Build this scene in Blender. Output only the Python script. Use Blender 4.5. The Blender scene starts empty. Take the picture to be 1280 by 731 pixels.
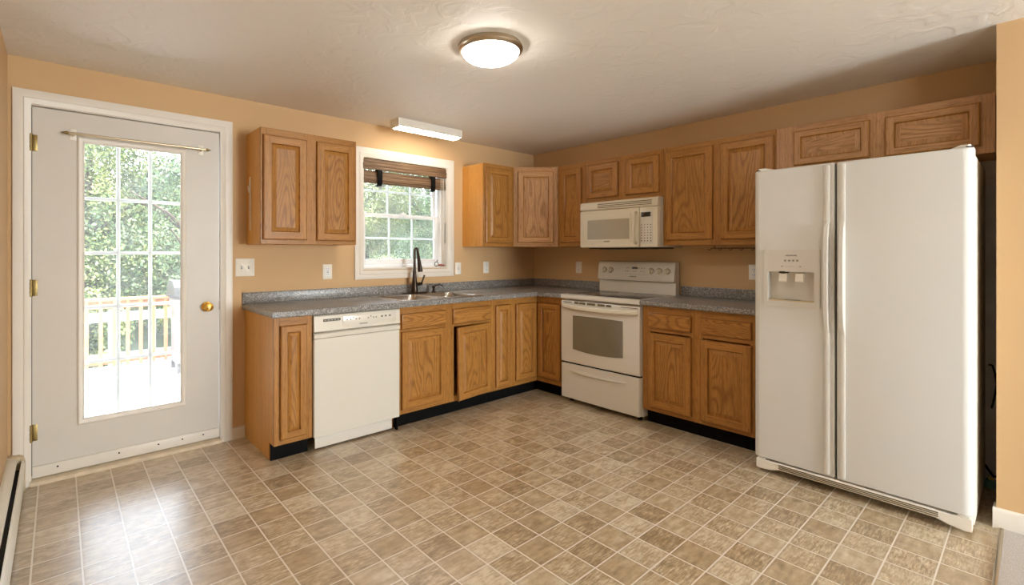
import bpy, bmesh, math, random
from mathutils import Vector, Matrix
R = math.radians
random.seed(7)
sc = bpy.context.scene
COL = sc.collection

# ---------------------------------------------------------------- camera
CAM = (-3.9488, -3.6714, 1.2898)
cd = bpy.data.cameras.new('camera'); cam = bpy.data.objects.new('camera', cd); COL.objects.link(cam)
cam.location = CAM; cam.rotation_euler = (R(90), 0, -0.7183)
cd.sensor_width = 36; cd.lens = 607.206 / 1280 * 36
cd.shift_x = (640 - 603.949) / 1280; cd.shift_y = -(365.5 - 315.468) / 1280
cd.clip_start = 0.02; cd.clip_end = 200
sc.camera = cam
sc.view_settings.view_transform = 'Standard'; sc.view_settings.look = 'None'
sc.view_settings.gamma = 1; sc.view_settings.use_curve_mapping = False
sc.view_settings.exposure = 0.28

# ---------------------------------------------------------------- light
w = bpy.data.worlds.new('world'); sc.world = w; w.use_nodes = True
wn = w.node_tree.nodes; wl = w.node_tree.links
bg = wn['Background']
sky = wn.new('ShaderNodeTexSky'); sky.sky_type = 'NISHITA'; sky.sun_disc = False
sky.sun_elevation = R(50); sky.sun_rotation = R(100); sky.air_density = 1.2; sky.dust_density = 3.0
mixw = wn.new('ShaderNodeMix'); mixw.data_type = 'RGBA'; mixw.inputs[0].default_value = 0.65
sk = wn.new('ShaderNodeVectorMath'); sk.operation = 'SCALE'; sk.inputs['Scale'].default_value = 0.35
wl.new(sky.outputs[0], sk.inputs[0]); wl.new(sk.outputs[0], mixw.inputs[6])
mixw.inputs[7].default_value = (0.95, 1.0, 1.05, 1)
wl.new(mixw.outputs[2], bg.inputs[0]); bg.inputs[1].default_value = 8.0

def light(name, kind, loc, rot, energy, color=(1, 1, 1), size=None, size_y=None, angle=None):
    d = bpy.data.lights.new(name, kind); d.energy = energy; d.color = color
    if kind == 'AREA':
        d.shape = 'RECTANGLE'; d.size = size; d.size_y = size_y
    if angle is not None: d.angle = angle
    o = bpy.data.objects.new(name, d); COL.objects.link(o); o.location = loc; o.rotation_euler = rot
    return o
sun = light('sun', 'SUN', (3, -2, 8), (0, 0, 0), 15.0, (1.0, 0.96, 0.88), angle=R(1.0))
sun.rotation_euler = Vector((0.62, -0.12, 1.0)).to_track_quat('Z', 'Y').to_euler()
# unseen fill lights at two windows added behind the camera
light('rear_fill_light', 'AREA', (-1.45, -7.74, 1.35), (R(90), 0, 0), 270, (0.90, 0.96, 1.0), 1.3, 1.7)
light('side_fill_light', 'AREA', (-4.30, -6.0, 1.50), (0, R(-90), 0), 42, (0.90, 0.96, 1.0), 1.0, 1.2)

for nm, loc, sx_, sy_ in (('door_portal', (-3.59, .16, 1.12), .56, 1.7), ('window_portal', (-1.63, .16, 1.62), .9, .95)):
    p_ = light(nm, 'AREA', loc, (R(-90), 0, 0), 1, (1, 1, 1), sx_, sy_); p_.data.cycles.is_portal = True

# ---------------------------------------------------------------- colour / materials
def lin(r, g, b, a=1):
    f = lambda c: ((c / 255 + 0.055) / 1.055) ** 2.4 if c / 255 > 0.04045 else c / 255 / 12.92
    return (f(r), f(g), f(b), a)
def newmat(name):
    m = bpy.data.materials.new(name); m.use_nodes = True
    nt = m.node_tree; return m, nt.nodes, nt.links, nt.nodes['Principled BSDF']
def N(ns, t, **k):
    n = ns.new(t)
    for a, b in k.items(): setattr(n, a, b)
    return n
def mth(ns, ls, op, a, b=None, c=None):
    n = ns.new('ShaderNodeMath'); n.operation = op
    for i, v in enumerate((a, b, c)):
        if v is None: continue
        if isinstance(v, (int, float)): n.inputs[i].default_value = v
        else: ls.new(v, n.inputs[i])
    return n.outputs[0]
def ramp(ns, ls, fac, stops):
    n = ns.new('ShaderNodeValToRGB'); ls.new(fac, n.inputs[0]); e = n.color_ramp.elements
    while len(e) < len(stops): e.new(0.5)
    for i, (p, c) in enumerate(stops): e[i].position = p; e[i].color = c
    return n.outputs[0]
def mixc(ns, ls, fac, a, b, mode='MIX'):
    n = ns.new('ShaderNodeMix'); n.data_type = 'RGBA'; n.blend_type = mode
    for s, v in ((0, fac), (6, a), (7, b)):
        if hasattr(v, 'is_linked'): ls.new(v, n.inputs[s])
        else: n.inputs[s].default_value = v
    return n.outputs[2]
def bump(ns, ls, bs, h, strength, dist):
    n = ns.new('ShaderNodeBump'); n.inputs['Strength'].default_value = strength; n.inputs['Distance'].default_value = dist
    ls.new(h, n.inputs['Height']); ls.new(n.outputs[0], bs.inputs['Normal'])
def noise(ns, ls, vec, scale, detail=2, rough=0.5, dist=0):
    n = ns.new('ShaderNodeTexNoise'); n.inputs['Scale'].default_value = scale; n.inputs['Detail'].default_value = detail
    n.inputs['Roughness'].default_value = rough; n.inputs['Distortion'].default_value = dist
    if vec is not None: ls.new(vec, n.inputs['Vector'])
    return n.outputs[0]
def plain(name, col, rough=0.5, metal=0.0, spec=0.5, var=0.04, scale=6, bumps=0.0, bscale=200, emit=0.0, coat=0.0):
    m, ns, ls, b = newmat(name)
    tc = ns.new('ShaderNodeTexCoord')
    f = noise(ns, ls, tc.outputs['Object'], scale, 3)
    a = tuple(c * (1 - var) for c in col[:3]) + (1,); d = tuple(min(1, c * (1 + var)) for c in col[:3]) + (1,)
    ls.new(ramp(ns, ls, f, [(0.3, a), (0.7, d)]), b.inputs['Base Color'])
    b.inputs['Roughness'].default_value = rough; b.inputs['Metallic'].default_value = metal
    b.inputs['Specular IOR Level'].default_value = spec
    if coat: b.inputs['Coat Weight'].default_value = coat; b.inputs['Coat Roughness'].default_value = 0.15
    if emit: b.inputs['Emission Color'].default_value = col; b.inputs['Emission Strength'].default_value = emit
    if bumps: bump(ns, ls, b, noise(ns, ls, tc.outputs['Object'], bscale, 2), bumps, 0.001)
    return m

def oak(name, light_, mid, dark, horiz=False, figure=1.0, rough=0.38):
    m, ns, ls, b = newmat(name)
    tc = ns.new('ShaderNodeTexCoord'); sp = ns.new('ShaderNodeSeparateXYZ'); ls.new(tc.outputs['Object'], sp.inputs[0])
    oi = ns.new('ShaderNodeObjectInfo')
    rnd = mth(ns, ls, 'MULTIPLY', oi.outputs['Random'], 37.0)
    h = mth(ns, ls, 'ADD', sp.outputs[0], sp.outputs[1]); v = sp.outputs[2]
    if horiz: h, v = v, h
    def vec(sh, sv, off=0.0):
        c = ns.new('ShaderNodeCombineXYZ')
        ls.new(mth(ns, ls, 'MULTIPLY', h, sh), c.inputs[0])
        ls.new(mth(ns, ls, 'ADD', rnd, off), c.inputs[1])
        ls.new(mth(ns, ls, 'MULTIPLY', v, sv), c.inputs[2])
        return c.outputs[0]
    straight = figure < 0.5
    n1 = noise(ns, ls, vec(*((15.0, 0.35) if straight else (4.6, 0.85))), 1.0, 1.5, 0.45)
    rings = mth(ns, ls, 'SINE', mth(ns, ls, 'MULTIPLY', n1, 165.0 * figure))
    rings = mth(ns, ls, 'MULTIPLY_ADD', rings, 0.5, 0.5)
    rings = mth(ns, ls, 'POWER', rings, 2.8)
    fine = noise(ns, ls, vec(110, 2.2, 3), 1.0, 3, 0.6)
    broad = noise(ns, ls, vec(9, 1.1, 9), 1.0, 2, 0.5)
    pore = noise(ns, ls, vec(420, 14, 5), 1.0, 1, 0.5)
    base = ramp(ns, ls, fine, [(0.25, mid), (0.7, light_)])
    base = mixc(ns, ls, mth(ns, ls, 'MULTIPLY', rings, 0.30 if straight else 0.66), base, dark)
    base = mixc(ns, ls, ramp(ns, ls, broad, [(0.35, (0, 0, 0, 1)), (0.75, (0.45, 0.45, 0.45, 1))]), base, mid)
    base = mixc(ns, ls, ramp(ns, ls, pore, [(0.57, (0, 0, 0, 1)), (0.66, (0.75, 0.75, 0.75, 1))]), base, dark)
    ls.new(base, b.inputs['Base Color'])
    b.inputs['Roughness'].default_value = rough
    b.inputs['Coat Weight'].default_value = 0.08; b.inputs['Coat Roughness'].default_value = 0.25; b.inputs['Specular IOR Level'].default_value = 0.28
    bump(ns, ls, b, fine, 0.08, 0.0006)
    return m
OL, OM, OD = lin(184, 131, 66), lin(160, 108, 49), lin(112, 70, 28)
PL, PM, PD = lin(202, 158, 114), lin(180, 134, 90), lin(132, 92, 58)
M = {}
M['oak_v'] = oak('oak_vertical_grain', OL, OM, OD)
M['oak_h'] = oak('oak_horizontal_grain', OL, OM, OD, True)
M['oak_s'] = oak('oak_straight_grain', OL, OM, OD, False, 0.30)
M['oak_sh'] = oak('oak_straight_horizontal', OL, OM, OD, True, 0.30)
M['oak_mold'] = oak('oak_moulded_edge', lin(168, 114, 54), lin(146, 94, 40), lin(104, 62, 22), False, 0.3, 0.3)
M['oak_side'] = oak('oak_side_veneer', lin(222, 166, 88), lin(212, 152, 74), lin(190, 128, 56), False, 0.12, 0.42)
M['pale_v'] = oak('pale_oak_vertical', PL, PM, PD)
M['pale_h'] = oak('pale_oak_horizontal', PL, PM, PD, True)
M['pale_s'] = oak('pale_oak_straight', PL, PM, PD, False, 0.30)
M['pale_sh'] = oak('pale_oak_straight_horizontal', PL, PM, PD, True, 0.30)
M['wall'] = plain('peach_wall_paint', lin(206, 171, 127), 0.62, var=0.015, scale=1.5, bumps=0.15, bscale=160, spec=0.3)
M['drywall'] = plain('unpainted_drywall', lin(228, 224, 220), 0.85, var=0.08, scale=7, spec=0.2)
M['trim'] = plain('white_trim_paint', lin(226, 219, 208), 0.38, var=0.02)
M['doorpaint'] = plain('door_paint', lin(210, 204, 195), 0.42, var=0.015)
M['vinylwhite'] = plain('white_vinyl', lin(240, 240, 240), 0.35, var=0.01)
M['appl'] = plain('appliance_white', lin(216, 210, 198), 0.26, var=0.008, coat=0.3)
M['bisque'] = plain('appliance_bisque', lin(220, 211, 190), 0.28, var=0.008, coat=0.3)
M['fridge'] = plain('textured_fridge_white', lin(214, 212, 207), 0.45, var=0.006, bumps=0.12, bscale=260)
M['fridge_side'] = plain('fridge_side_grey', lin(222, 214, 200), 0.5, var=0.03)
M['fridgetrim'] = plain('fridge_handle_white', lin(210, 205, 196), 0.35)
M['plastic'] = plain('white_plastic', lin(238, 232, 220), 0.35)
M['greyplastic'] = plain('grey_plastic', lin(150, 145, 136), 0.45)
M['mark'] = plain('grey_printed_mark', lin(120, 112, 102), 0.5)
M['markdark'] = plain('dark_printed_mark', lin(48, 42, 38), 0.5)
M['black'] = plain('black_rubber_base', lin(10, 9, 9), 0.7, var=0.2, spec=0.12)
M['dark'] = plain('dark_slot', lin(40, 34, 28), 0.6)
M['grille'] = plain('grille_shadow_brown', lin(104, 92, 66), 0.6)
M['glassblack'] = plain('cooktop_glass', lin(58, 56, 56), 0.12, var=0.1, scale=60, coat=0.4)
M['ovenglass'] = plain('oven_door_glass', lin(118, 110, 92), 0.12, var=0.04, coat=0.5)
M['mwglass'] = plain('microwave_door_glass', lin(168, 160, 142), 0.16, var=0.03, coat=0.5)
M['display'] = plain('display_black', lin(30, 26, 20), 0.2)
M['brass'] = plain('polished_brass', lin(222, 178, 86), 0.22, 1.0)
M['oldbrass'] = plain('dull_brass', lin(150, 130, 84), 0.4, 1.0)
M['nickel'] = plain('brushed_nickel', lin(196, 182, 160), 0.28, 1.0)
M['rodmetal'] = plain('pale_brass_rod', lin(206, 190, 160), 0.3, 0.9)
M['steel'] = plain('stainless_steel', lin(205, 203, 200), 0.24, 1.0, var=0.05, scale=40)
M['bronze'] = plain('oil_rubbed_bronze', lin(66, 54, 46), 0.3, 0.85, var=0.15)
M['heater'] = plain('heater_enamel', lin(226, 220, 204), 0.4, var=0.03)
M['heatcap'] = plain('heater_end_cap', lin(196, 178, 146), 0.45)
M['lampglass'] = plain('lamp_glass_glow', (1.0, 0.94, 0.86, 1), 0.3, emit=30.0, var=0)
M['tubeglass'] = plain('fluorescent_lens_glow', (1.0, 0.90, 0.74, 1), 0.3, emit=18.0, var=0)
M['bark'] = plain('bark', lin(66, 54, 44), 0.9, var=0.2, scale=20)
M['railwood'] = plain('cedar_rail_wood', lin(158, 106, 66), 0.6, var=0.1, scale=14)
M['fencewhite'] = plain('white_painted_wood', lin(150, 150, 152), 0.6)
M['deck'] = plain('pale_deck_boards', lin(196, 198, 204), 0.65, var=0.05)
M['ground'] = plain('lawn', lin(70, 84, 46), 0.95, var=0.25, scale=3)
M['drive'] = plain('gravel_drive', lin(150, 140, 128), 0.9, var=0.15, scale=12)
M['siding'] = plain('exterior_siding', lin(200, 198, 190), 0.6)
M['grillgrey'] = plain('grill_lid_grey', lin(46, 44, 40), 0.5, 0.0)
M['grilllight'] = plain('grill_panel_steel', lin(104, 98, 90), 0.5, 0.0)
M['tarp'] = plain('pale_blue_plastic', lin(130, 144, 154), 0.5)
M['cord'] = plain('black_cord', lin(28, 24, 24), 0.5)
M['teal'] = plain('teal_plastic', lin(92, 140, 128), 0.5)
M['yellow'] = plain('yellow_plastic', lin(220, 200, 90), 0.5)
M['red'] = plain('red_brown_plastic', lin(140, 70, 48), 0.4)
M['threshold'] = plain('threshold_paint', lin(214, 198, 172), 0.5, var=0.1, scale=20)
M['tan'] = plain('tan_plastic', lin(204, 186, 150), 0.5)

def m_ceiling():
    m, ns, ls, b = newmat('ceiling_texture_paint')
    tc = ns.new('ShaderNodeTexCoord'); P = tc.outputs['Object']
    b.inputs['Base Color'].default_value = lin(234, 229, 221); b.inputs['Roughness'].default_value = 0.6
    n1 = noise(ns, ls, P, 7, 3, 0.5, 1.2); r = ramp(ns, ls, n1, [(0.46, (0, 0, 0, 1)), (0.60, (1, 1, 1, 1))])
    bump(ns, ls, b, r, 0.35, 0.004)
    return m
M['ceiling'] = m_ceiling()

def m_granite():
    m, ns, ls, b = newmat('speckled_grey_laminate')
    tc = ns.new('ShaderNodeTexCoord'); P = tc.outputs['Object']
    v = N(ns, 'ShaderNodeTexVoronoi'); v.inputs['Scale'].default_value = 170; ls.new(P, v.inputs['Vector'])
    s = ns.new('ShaderNodeSeparateColor'); ls.new(v.outputs['Color'], s.inputs[0])
    c = ramp(ns, ls, s.outputs[0], [(0.0, lin(66, 62, 60)), (0.28, lin(102, 98, 96)), (0.55, lin(130, 126, 123)), (0.8, lin(154, 150, 146)), (1.0, lin(200, 196, 190))])
    n2 = noise(ns, ls, P, 500, 2)
    c = mixc(ns, ls, 0.30, c, ramp(ns, ls, n2, [(0.35, lin(80, 77, 75)), (0.65, lin(170, 166, 160))]))
    ls.new(c, b.inputs['Base Color']); b.inputs['Roughness'].default_value = 0.3
    return m
M['granite'] = m_granite()

def m_floor():
    m, ns, ls, b = newmat('vinyl_tile_floor')
    tc = ns.new('ShaderNodeTexCoord'); sp = ns.new('ShaderNodeSeparateXYZ'); ls.new(tc.outputs['Object'], sp.inputs[0])
    PX, PY = 0.1579, 0.1537
    fx = mth(ns, ls, 'DIVIDE', mth(ns, ls, 'ADD', sp.outputs[0], 1.664 + PX * 60), PX)
    fy = mth(ns, ls, 'DIVIDE', mth(ns, ls, 'ADD', sp.outputs[1], 2.938 + PY * 60), PY)
    def edge(f):
        a = mth(ns, ls, 'FRACT', f)
        return mth(ns, ls, 'SUBTRACT', 0.5, mth(ns, ls, 'ABSOLUTE', mth(ns, ls, 'SUBTRACT', a, 0.5)))
    ex, ey = edge(fx), edge(fy)
    ln = mth(ns, ls, 'MINIMUM', ex, ey)
    grout = ramp(ns, ls, ln, [(0.013, (1, 1, 1, 1)), (0.026, (0, 0, 0, 1))])
    rim = ramp(ns, ls, ln, [(0.02, (1, 1, 1, 1)), (0.10, (0, 0, 0, 1))])
    ix = mth(ns, ls, 'FLOOR', fx); iy = mth(ns, ls, 'FLOOR', fy)
    cell = ns.new('ShaderNodeCombineXYZ'); ls.new(ix, cell.inputs[0]); ls.new(iy, cell.inputs[1])
    wn_ = ns.new('ShaderNodeTexWhiteNoise'); wn_.noise_dimensions = '2D'; ls.new(cell.outputs[0], wn_.inputs['Vector'])
    sc_ = ns.new('ShaderNodeSeparateColor'); ls.new(wn_.outputs['Color'], sc_.inputs[0])
    # repeating three-tile pattern of the sheet
    typ = mth(ns, ls, 'FLOORED_MODULO', mth(ns, ls, 'ADD', ix, mth(ns, ls, 'MULTIPLY', iy, 2.0)), 3.0)
    sm = mth(ns, ls, 'LESS_THAN', typ, 0.5); di = mth(ns, ls, 'GREATER_THAN', typ, 1.5)
    off = ns.new('ShaderNodeVectorMath'); off.operation = 'MULTIPLY_ADD'
    ls.new(cell.outputs[0], off.inputs[0]); off.inputs[1].default_value = (3.7, 5.3, 1.0); ls.new(tc.outputs['Object'], off.inputs[2])
    P = off.outputs[0]
    # brushed streaks in two directions + mottling
    rot1 = ns.new('ShaderNodeMapping'); ls.new(P, rot1.inputs[0]); rot1.inputs['Rotation'].default_value = (0, 0, R(38)); rot1.inputs['Scale'].default_value = (20, 120, 1)
    rot2 = ns.new('ShaderNodeMapping'); ls.new(P, rot2.inputs[0]); rot2.inputs['Rotation'].default_value = (0, 0, R(-50)); rot2.inputs['Scale'].default_value = (18, 130, 1)
    rot3 = ns.new('ShaderNodeMapping'); ls.new(P, rot3.inputs[0]); rot3.inputs['Scale'].default_value = (9, 34, 1)
    s1 = noise(ns, ls, rot1.outputs[0], 1.0, 3, 0.65, 0.6); s2 = noise(ns, ls, rot2.outputs[0], 1.0, 3, 0.65, 0.6)
    s3 = noise(ns, ls, rot3.outputs[0], 1.0, 2, 0.5)
    st = mth(ns, ls, 'MULTIPLY', mth(ns, ls, 'SUBTRACT', s1, 0.5), mth(ns, ls, 'SUBTRACT', 1.0, sm))
    st = mth(ns, ls, 'ADD', st, mth(ns, ls, 'MULTIPLY', mth(ns, ls, 'SUBTRACT', s2, 0.5), di))
    st = mth(ns, ls, 'ADD', st, mth(ns, ls, 'MULTIPLY', mth(ns, ls, 'SUBTRACT', s3, 0.5), mth(ns, ls, 'MULTIPLY', sm, 0.7)))
    mot = noise(ns, ls, P, 17, 6, 0.66)
    mot2 = mth(ns, ls, 'MULTIPLY_ADD', mth(ns, ls, 'SUBTRACT', mot, 0.5), mth(ns, ls, 'MULTIPLY_ADD', sm, -0.35, 1.0), 0.5)
    val = mth(ns, ls, 'ADD', mth(ns, ls, 'MULTIPLY', st, 0.95), mot2)
    val = mth(ns, ls, 'ADD', val, mth(ns, ls, 'MULTIPLY', di, -0.05))
    val = mth(ns, ls, 'ADD', val, mth(ns, ls, 'MULTIPLY', mth(ns, ls, 'COMPARE', typ, 1.0, 0.1), 0.07))
    val = mth(ns, ls, 'ADD', val, mth(ns, ls, 'MULTIPLY', mth(ns, ls, 'SUBTRACT', sc_.outputs[0], 0.5), 0.20))
    col = ramp(ns, ls, val, [(0.24, lin(146, 123, 92)), (0.5, lin(184, 161, 127)), (0.78, lin(216, 202, 176))])
    col = mixc(ns, ls, mth(ns, ls, 'MULTIPLY', rim, 0.22), col, lin(132, 108, 82))
    col = mixc(ns, ls, grout, col, lin(228, 218, 204))
    ls.new(col, b.inputs['Base Color'])
    ls.new(mth(ns, ls, 'MULTIPLY_ADD', mot, 0.12, 0.26), b.inputs['Roughness'])
    b.inputs['Coat Weight'].default_value = 0.9; b.inputs['Coat Roughness'].default_value = 0.36
    hgt = mth(ns, ls, 'SUBTRACT', mth(ns, ls, 'MULTIPLY', val, 0.25), mth(ns, ls, 'MULTIPLY', grout, 0.6))
    bump(ns, ls, b, hgt, 0.25, 0.0015)
    return m
M['floor'] = m_floor()

def m_carpet():
    m, ns, ls, b = newmat('grey_carpet')
    tc = ns.new('ShaderNodeTexCoord'); P = tc.outputs['Object']
    n1 = noise(ns, ls, P, 300, 3, 0.7)
    ls.new(ramp(ns, ls, n1, [(0.3, lin(160, 150, 142)), (0.7, lin(214, 206, 198))]), b.inputs['Base Color'])
    b.inputs['Roughness'].default_value = 0.95
    bump(ns, ls, b, n1, 0.8, 0.006)
    return m
M['carpet'] = m_carpet()

def m_glass():
    m, ns, ls, b = newmat('window_glass')
    out = ns['Material Output']; ns.remove(b)
    tr = ns.new('ShaderNodeBsdfTransparent'); tr.inputs[0].default_value = (0.97, 0.98, 0.97, 1)
    gl = ns.new('ShaderNodeBsdfGlossy'); gl.inputs['Roughness'].default_value = 0.03
    fr = ns.new('ShaderNodeFresnel'); fr.inputs[0].default_value = 1.45
    mx = ns.new('ShaderNodeMixShader'); ls.new(fr.outputs[0], mx.inputs[0]); ls.new(tr.outputs[0], mx.inputs[1]); ls.new(gl.outputs[0], mx.inputs[2])
    tl = ns.new('ShaderNodeBsdfTranslucent'); tl.inputs[0].default_value = (1, 1, 1, 1)
    tc = ns.new('ShaderNodeTexCoord'); dirt_haze = noise(ns, ls, tc.outputs['Object'], 5, 4, 0.6)  # outdoor haze mixed into the pane as a patchy, dirty milky film
    m2 = ns.new('ShaderNodeMixShader'); ls.new(mth(ns, ls, 'MULTIPLY', dirt_haze, 0.065), m2.inputs[0]); ls.new(mx.outputs[0], m2.inputs[1]); ls.new(tl.outputs[0], m2.inputs[2])
    ls.new(m2.outputs[0], out.inputs[0])
    return m
M['glass'] = m_glass()

def m_bamboo():
    m, ns, ls, b = newmat('woven_bamboo')
    tc = ns.new('ShaderNodeTexCoord'); mp = ns.new('ShaderNodeMapping'); ls.new(tc.outputs['Object'], mp.inputs[0]); mp.inputs['Scale'].default_value = (3, 40, 170)
    n1 = noise(ns, ls, mp.outputs[0], 1.0, 3, 0.6)
    ls.new(ramp(ns, ls, n1, [(0.3, lin(66, 46, 30)), (0.5, lin(112, 84, 58)), (0.72, lin(164, 132, 98))]), b.inputs['Base Color'])
    b.inputs['Roughness'].default_value = 0.6
    bump(ns, ls, b, n1, 0.6, 0.003)
    return m
M['bamboo'] = m_bamboo()

def m_leaf(name, a, c, d):
    m, ns, ls, b = newmat(name)
    tc = ns.new('ShaderNodeTexCoord')
    n1 = noise(ns, ls, tc.outputs['Object'], 2.2, 4, 0.7); n2 = noise(ns, ls, tc.outputs['Object'], 11, 2, 0.6)
    f = mth(ns, ls, 'MULTIPLY_ADD', n2, 0.6, mth(ns, ls, 'MULTIPLY', n1, 0.5))
    ls.new(ramp(ns, ls, f, [(0.38, a), (0.54, c), (0.70, d)]), b.inputs['Base Color'])
    b.inputs['Roughness'].default_value = 0.5
    b.inputs['Subsurface Weight'].default_value = 0.0
    return m
M['leaf1'] = m_leaf('green_leaves', lin(42, 58, 26), lin(82, 100, 48), lin(150, 148, 78))
M['leaf2'] = m_leaf('yellow_green_leaves', lin(56, 68, 32), lin(98, 108, 58), lin(154, 146, 80))
M['leaf3'] = m_leaf('deep_green_leaves', lin(34, 54, 28), lin(64, 90, 48), lin(124, 134, 80))

# ---------------------------------------------------------------- mesh helpers
class MB:
    """collects shapes in one bmesh and links them as one mesh object"""
    def __init__(s): s.bm = bmesh.new(); s.mats = []
    def mi(s, m):
        m = M[m] if isinstance(m, str) else m
        if m not in s.mats: s.mats.append(m)
        return s.mats.index(m)
    def box(s, x0, x1, y0, y1, z0, z1, m, bev=0.0, seg=2):
        x0, x1 = sorted((x0, x1)); y0, y1 = sorted((y0, y1)); z0, z1 = sorted((z0, z1))
        t = bmesh.new(); bmesh.ops.create_cube(t, size=1)
        for v in t.verts: v.co = Vector((x0 + (v.co.x + .5) * (x1 - x0), y0 + (v.co.y + .5) * (y1 - y0), z0 + (v.co.z + .5) * (z1 - z0)))
        if bev > 0:
            bev = min(bev, 0.49 * min(x1 - x0, y1 - y0, z1 - z0))
            bmesh.ops.bevel(t, geom=t.edges[:], offset=bev, segments=seg, profile=0.5, affect='EDGES')
        s.merge(t, m, smooth=bev > 0)
        return s
    def merge(s, t, m, smooth=False, mat=None):
        k = s.mi(m); vm = {}
        for v in t.verts: vm[v] = s.bm.verts.new(mat @ v.co if mat else v.co)
        for f in t.faces:
            try: nf = s.bm.faces.new([vm[v] for v in f.verts])
            except ValueError: continue
            nf.material_index = k; nf.smooth = smooth
        t.free()
    def face(s, pts, m, smooth=False):
        f = s.bm.faces.new([s.bm.verts.new(Vector(p)) for p in pts]); f.material_index = s.mi(m); f.smooth = smooth
        return f
    def loft(s, loops, m, cap0=True, cap1=True, smooth=True, closed=False):
        k = s.mi(m); vs = [[s.bm.verts.new(Vector(p)) for p in l] for l in loops]
        n = len(vs[0]); pairs = list(zip(vs, vs[1:]))
        if closed: pairs.append((vs[-1], vs[0]))
        for a, b in pairs:
            for i in range(n):
                f = s.bm.faces.new((a[i], a[(i + 1) % n], b[(i + 1) % n], b[i])); f.material_index = k; f.smooth = smooth
        if cap0 and not closed: f = s.bm.faces.new(vs[0][::-1]); f.material_index = k
        if cap1 and not closed: f = s.bm.faces.new(vs[-1]); f.material_index = k
        return s
    def cyl(s, p0, p1, r0, m, r1=None, seg=20, cap=True):
        return s.tube([p0, p1], [r0, r0 if r1 is None else r1], m, seg, cap)
    def tube(s, pts, rad, m, seg=12, cap=True):
        pts = [Vector(p) for p in pts]
        if not isinstance(rad, (list, tuple)): rad = [rad] * len(pts)
        loops = []; up = None
        for i, p in enumerate(pts):
            d = (pts[min(i + 1, len(pts) - 1)] - pts[max(i - 1, 0)]).normalized()
            if up is None: up = Vector((0, 0, 1)) if abs(d.z) < 0.9 else Vector((1, 0, 0))
            a = d.cross(up).normalized(); b = a.cross(d).normalized(); up = b
            loops.append([p + a * math.cos(2 * math.pi * j / seg) * rad[i] + b * math.sin(2 * math.pi * j / seg) * rad[i] for j in range(seg)])
        return s.loft(loops, m, cap, cap)
    def lathe(s, prof, m, origin=(0, 0, 0), axis='Z', seg=32, cap=True):
        o = Vector(origin); loops = []
        for r, h in prof:
            l = []
            for j in range(seg):
                a = 2 * math.pi * j / seg; c, d = r * math.cos(a), r * math.sin(a)
                l.append(o + (Vector((c, d, h)) if axis == 'Z' else Vector((c, h, d)) if axis == 'Y' else Vector((h, c, d))))
            loops.append(l)
        return s.loft(loops, m, cap, cap)
    def prism(s, prof, x0, x1, m, axis='X', smooth=False):
        """2D profile swept along an axis; profile in the other two axes in order"""
        def P(a, b, c): return (c, a, b) if axis == 'X' else (a, c, b) if axis == 'Y' else (a, b, c)
        return s.loft([[P(a, b, x0) for a, b in prof], [P(a, b, x1) for a, b in prof]], m, True, True, smooth)
    def build(s, name, parent=None, loc=None, rot=None, wn=False):
        bm = s.bm
        bmesh.ops.recalc_face_normals(bm, faces=bm.faces[:])
        me = bpy.data.meshes.new(name); bm.to_mesh(me); bm.free()
        for m in s.mats: me.materials.append(m)
        try: me.set_sharp_from_angle(angle=R(40))
        except Exception: pass
        o = bpy.data.objects.new(name, me); COL.objects.link(o)
        if parent is not None: o.parent = parent
        if loc is not None: o.location = loc
        if rot is not None: o.rotation_euler = rot
        return o
def tag(o, label, cat, group=None, kind=None):
    o['label'] = label; o['category'] = cat
    if group: o['group'] = group
    if kind: o['kind'] = kind
    return o
def thing(name, label, cat, loc=(0, 0, 0), rz=0.0, group=None):
    o = bpy.data.objects.new(name, None); COL.objects.link(o); o.empty_display_size = 0.1
    o.location = loc; o.rotation_euler = (0, 0, rz); tag(o, label, cat, group); return o
def struct(o): o['kind'] = 'structure'; return o
def copy_tree(o, parent=None):
    c = o.copy(); COL.objects.link(c); c.parent = parent
    for ch in [k for k in bpy.data.objects if k.parent is o]: copy_tree(ch, c)
    return c
def cut(o, cutter_mb):
    c = cutter_mb.build('cutter')
    md = o.modifiers.new('b', 'BOOLEAN'); md.operation = 'DIFFERENCE'; md.object = c; md.solver = 'EXACT'
    c.matrix_world = Matrix.Identity(4) if o.parent is None else c.matrix_world
    bpy.context.view_layer.update()
    dg = bpy.context.evaluated_depsgraph_get()
    me = bpy.data.meshes.new_from_object(o.evaluated_get(dg)); o.modifiers.clear()
    old = o.data; o.data = me; bpy.data.meshes.remove(old); bpy.data.objects.remove(c)
def rrect(x0, x1, z0, z1, r, y, seg=4, plane='XZ'):
    pts = []
    for cx, cz, a0 in ((x1 - r, z1 - r, 0), (x0 + r, z1 - r, 90), (x0 + r, z0 + r, 180), (x1 - r, z0 + r, 270)):
        for i in range(seg + 1):
            a = R(a0 + 90 * i / seg); p = (cx + r * math.cos(a), cz + r * math.sin(a))
            pts.append((p[0], y, p[1]) if plane == 'XZ' else (p[0], p[1], y))
    return pts
def text_mesh(name, body, size, mat, parent, loc, rot=(R(90), 0, 0), depth=0.0006, align='CENTER'):
    cu = bpy.data.curves.new(name, 'FONT'); cu.body = body; cu.size = size; cu.extrude = depth; cu.align_x = align; cu.align_y = 'CENTER'
    t = bpy.data.objects.new('t', cu); COL.objects.link(t)
    bpy.context.view_layer.update()
    me = bpy.data.meshes.new_from_object(t.evaluated_get(bpy.context.evaluated_depsgraph_get()))
    bpy.data.objects.remove(t); bpy.data.curves.remove(cu)
    me.materials.clear(); me.materials.append(M[mat])
    o = bpy.data.objects.new(name, me); COL.objects.link(o); o.parent = parent; o.location = loc; o.rotation_euler = rot
    return o

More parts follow.
